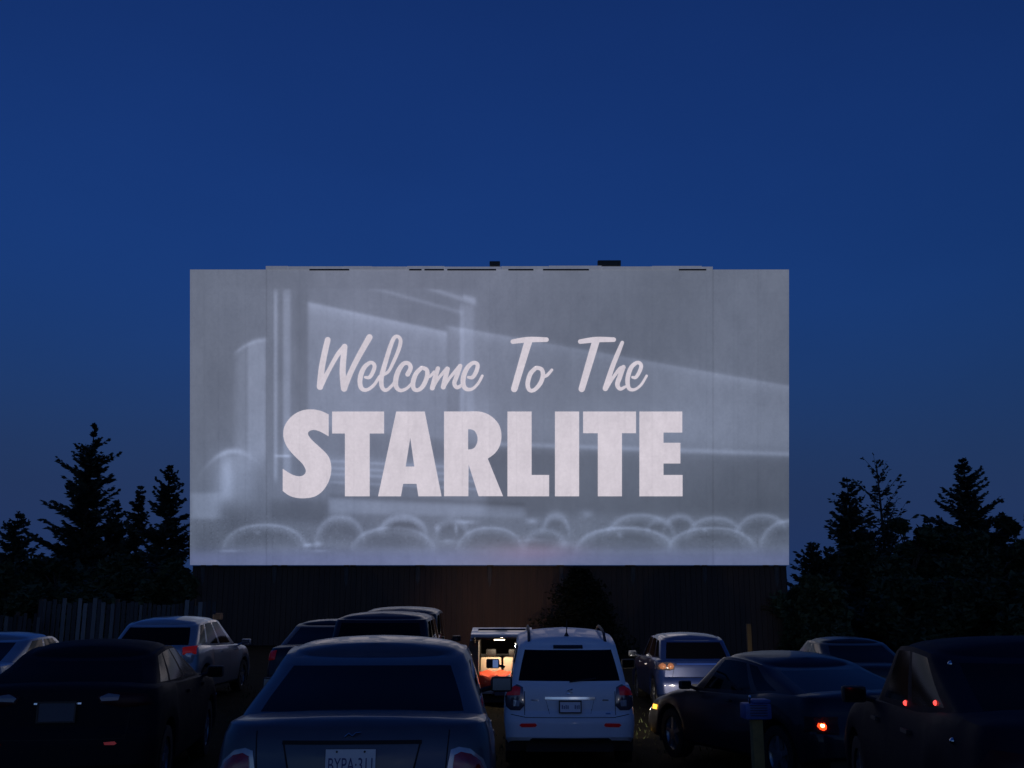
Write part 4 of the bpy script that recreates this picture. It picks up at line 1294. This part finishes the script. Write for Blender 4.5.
bt = [(795, 590, 46, 46.2), (860, 545, 90, 56), (905, 520, 70, 58), (940, 528, 90, 60), (985, 530, 100, 58), (1022, 512, 80, 60), (808, 578, 80, 46.6), (900, 580, 110, 50), (975, 580, 110, 50), (1030, 575, 90, 48)]
lb = ['narrow dark bush right against the right end of the plank wall', 'dark leafy tree under the dense spruce right of the screen', 'leafy tree right of the thin open-branched tree', 'leafy tree in front of the short right spruce',
      'broad leafy tree under the tall right spruce', 'leafy tree cut by the right edge of the photo', 'broad near bush a little right of the plank wall, below the two low conifers', 'near bush under the thin open-branched tree', 'near bush under the tall right spruce', 'near bush at the right edge of the photo']
for a, l_ in zip(bt, lb): bushy(*a, l_, n=16000, leaf=.34)
M_darkleaf = mat('dark_shrub_leaves', (.012, .014, .009), .9, noise=.3, spec=.05)
bushy(580, 569, 124, 42.5, 'dark cone-shaped shrub standing against the plank wall', n=24000, leaf=.16, name='cone_shrub', cat='shrub', group=None, cone=True, zb=.02, m=M_darkleaf)

# ------------------------------------------------------------------ fences
def board_mat():
    m = mat('weathered_boards', (.1, .1, .1), .9, bump=.4, bscale=20, stretch=(4, 4, .5))
    nt = m.node_tree; a = nt.nodes.new('ShaderNodeAttribute'); a.attribute_name = 'board_tone'
    nt.links.new(a.outputs['Color'], nt.nodes['Principled BSDF'].inputs['Base Color'])
    return m
M_board = board_mat()


def fence(pa, pb, Y, hz_, label, seed, tone):
    rnd = random.Random(seed)
    xa, _ = at(pa, 600, Y); xb, _ = at(pb, 600, Y)
    root = empty('board_fence', ((xa + xb) / 2, Y, 0), 0, label, 'fence')
    off = (xa + xb) / 2
    V, F, tn = [], [], []
    x = xa
    while x < xb:
        wd = rnd.uniform(.10, .15); h = hz_ + rnd.uniform(-.13, .07) - max(0, (x - xb + 4)) * .02
        y = rnd.uniform(-.012, .012); n = len(V)
        m2 = MB().box(x - off, x - off + wd - .012, y, y + .02, .04, h, bev=.004)
        V += m2.V; F += [tuple(i + n for i in f) for f in m2.F]
        t = tone * (rnd.uniform(.5, 1.2) if rnd.random() < .8 else rnd.uniform(1.8, 3.4))
        tn += [t * .38] * len(m2.V)
        x += wd + (rnd.uniform(.0, .04))
    o = mk('boards', V, F, M_board, root, smooth=False, fix=False)
    ca = o.data.color_attributes.new('board_tone', 'FLOAT_COLOR', 'POINT')
    for i, t in enumerate(tn): ca.data[i].color = (t, t * .98, t * .95, 1)
    k = xa
    while k <= xb:
        p = MB(); p.box(k - off - .05, k - off + .05, .03, .13, -.1, hz_ + .02, bev=.006)
        p.build('post', M_plank, root, smooth=False); k += 2.4
    rl = MB()
    for z in (.4, hz_ - .35): rl.box(xa - off, xb - off, .022, .06, z - .04, z + .04)
    rl.build('rails', M_plank, root, smooth=False)


_, zt = at(60, 600, 32.0)
fence(40, 214, 32, zt, 'tall weathered board fence with uneven pale boards, left of the screen', 3, .14)
_, zt2 = at(20, 613, 31)
fence(-60, 41, 31.4, zt2, 'lower board fence running off the left edge of the photo', 9, .10)

# ------------------------------------------------------------------ speaker posts
M_yel = mat('yellow_post_paint', (.2, .15, .05), .8, noise=.4, nscale=6)
M_blue = mat('blue_speaker_paint', (.035, .085, .27), .5, noise=.3, nscale=8)
M_ochre = mat('ochre_post_paint', (.05, .032, .01), .8)
M_rust = mat('rust_orange', (.7, .28, .1), .8, noise=.4)


def speaker_post(px, py_top, Y, label, box_w=.22, box_h=.155, postm=M_yel, boxm=M_blue, th=.09, head=True):
    X, Z = at(px, py_top, Y); g = ground_z(X, Y)
    root = empty('speaker_post', (X, Y, g), R(3), label, 'speaker post')
    H = Z - g
    top = H - (box_h if head else 0)
    p = MB(); p.box(-th / 2, th / 2, -th / 2, th / 2, -.1, top, bev=.008); p.build('post', postm, root)
    if head:
        b = MB(); b.box(-box_w / 2, box_w / 2, -.09, .09, top, H - .03, bev=.02)
        bo = b.build('speaker_box', boxm, root)
        hd = MB(); hd.box(-box_w * .18, box_w * .5, -.075, .075, H - .03, H, bev=.012); hd.build('lid', boxm, bo)
        ho = MB(); ho.tube([(-box_w * .3, -.07, H - .03), (-box_w * .3, -.08, H + .02), (-box_w * .26, -.05, H + .03)], .008, 6); ho.build('hook', M_chrome, bo)
        gr = MB()
        for k in range(5): gr.box(-box_w * .32, box_w * .32, -.095, -.088, top + .03 + k * .02, top + .036 + k * .02)
        gr.build('grille', M_trim, bo, smooth=False)
    return root


speaker_post(755, 699, 8.6, 'blue speaker box on a yellow post standing before the angled black coupe')
speaker_post(748.5, 624, 21, 'thin yellow post showing above the roof of the angled coupe', th=.085, head=False, postm=M_ochre)
speaker_post(218, 613, 24.5, 'rusty orange speaker box just above the bonnet end of the silver hatchback', box_w=.21, box_h=.15, postm=M_trim, boxm=M_rust, th=.05)

# ------------------------------------------------------------------ added glint and reflection beads along the right-hand sedan's left flank
bpy.context.view_layer.update()
kmi = K.root.matrix_world.inverted()
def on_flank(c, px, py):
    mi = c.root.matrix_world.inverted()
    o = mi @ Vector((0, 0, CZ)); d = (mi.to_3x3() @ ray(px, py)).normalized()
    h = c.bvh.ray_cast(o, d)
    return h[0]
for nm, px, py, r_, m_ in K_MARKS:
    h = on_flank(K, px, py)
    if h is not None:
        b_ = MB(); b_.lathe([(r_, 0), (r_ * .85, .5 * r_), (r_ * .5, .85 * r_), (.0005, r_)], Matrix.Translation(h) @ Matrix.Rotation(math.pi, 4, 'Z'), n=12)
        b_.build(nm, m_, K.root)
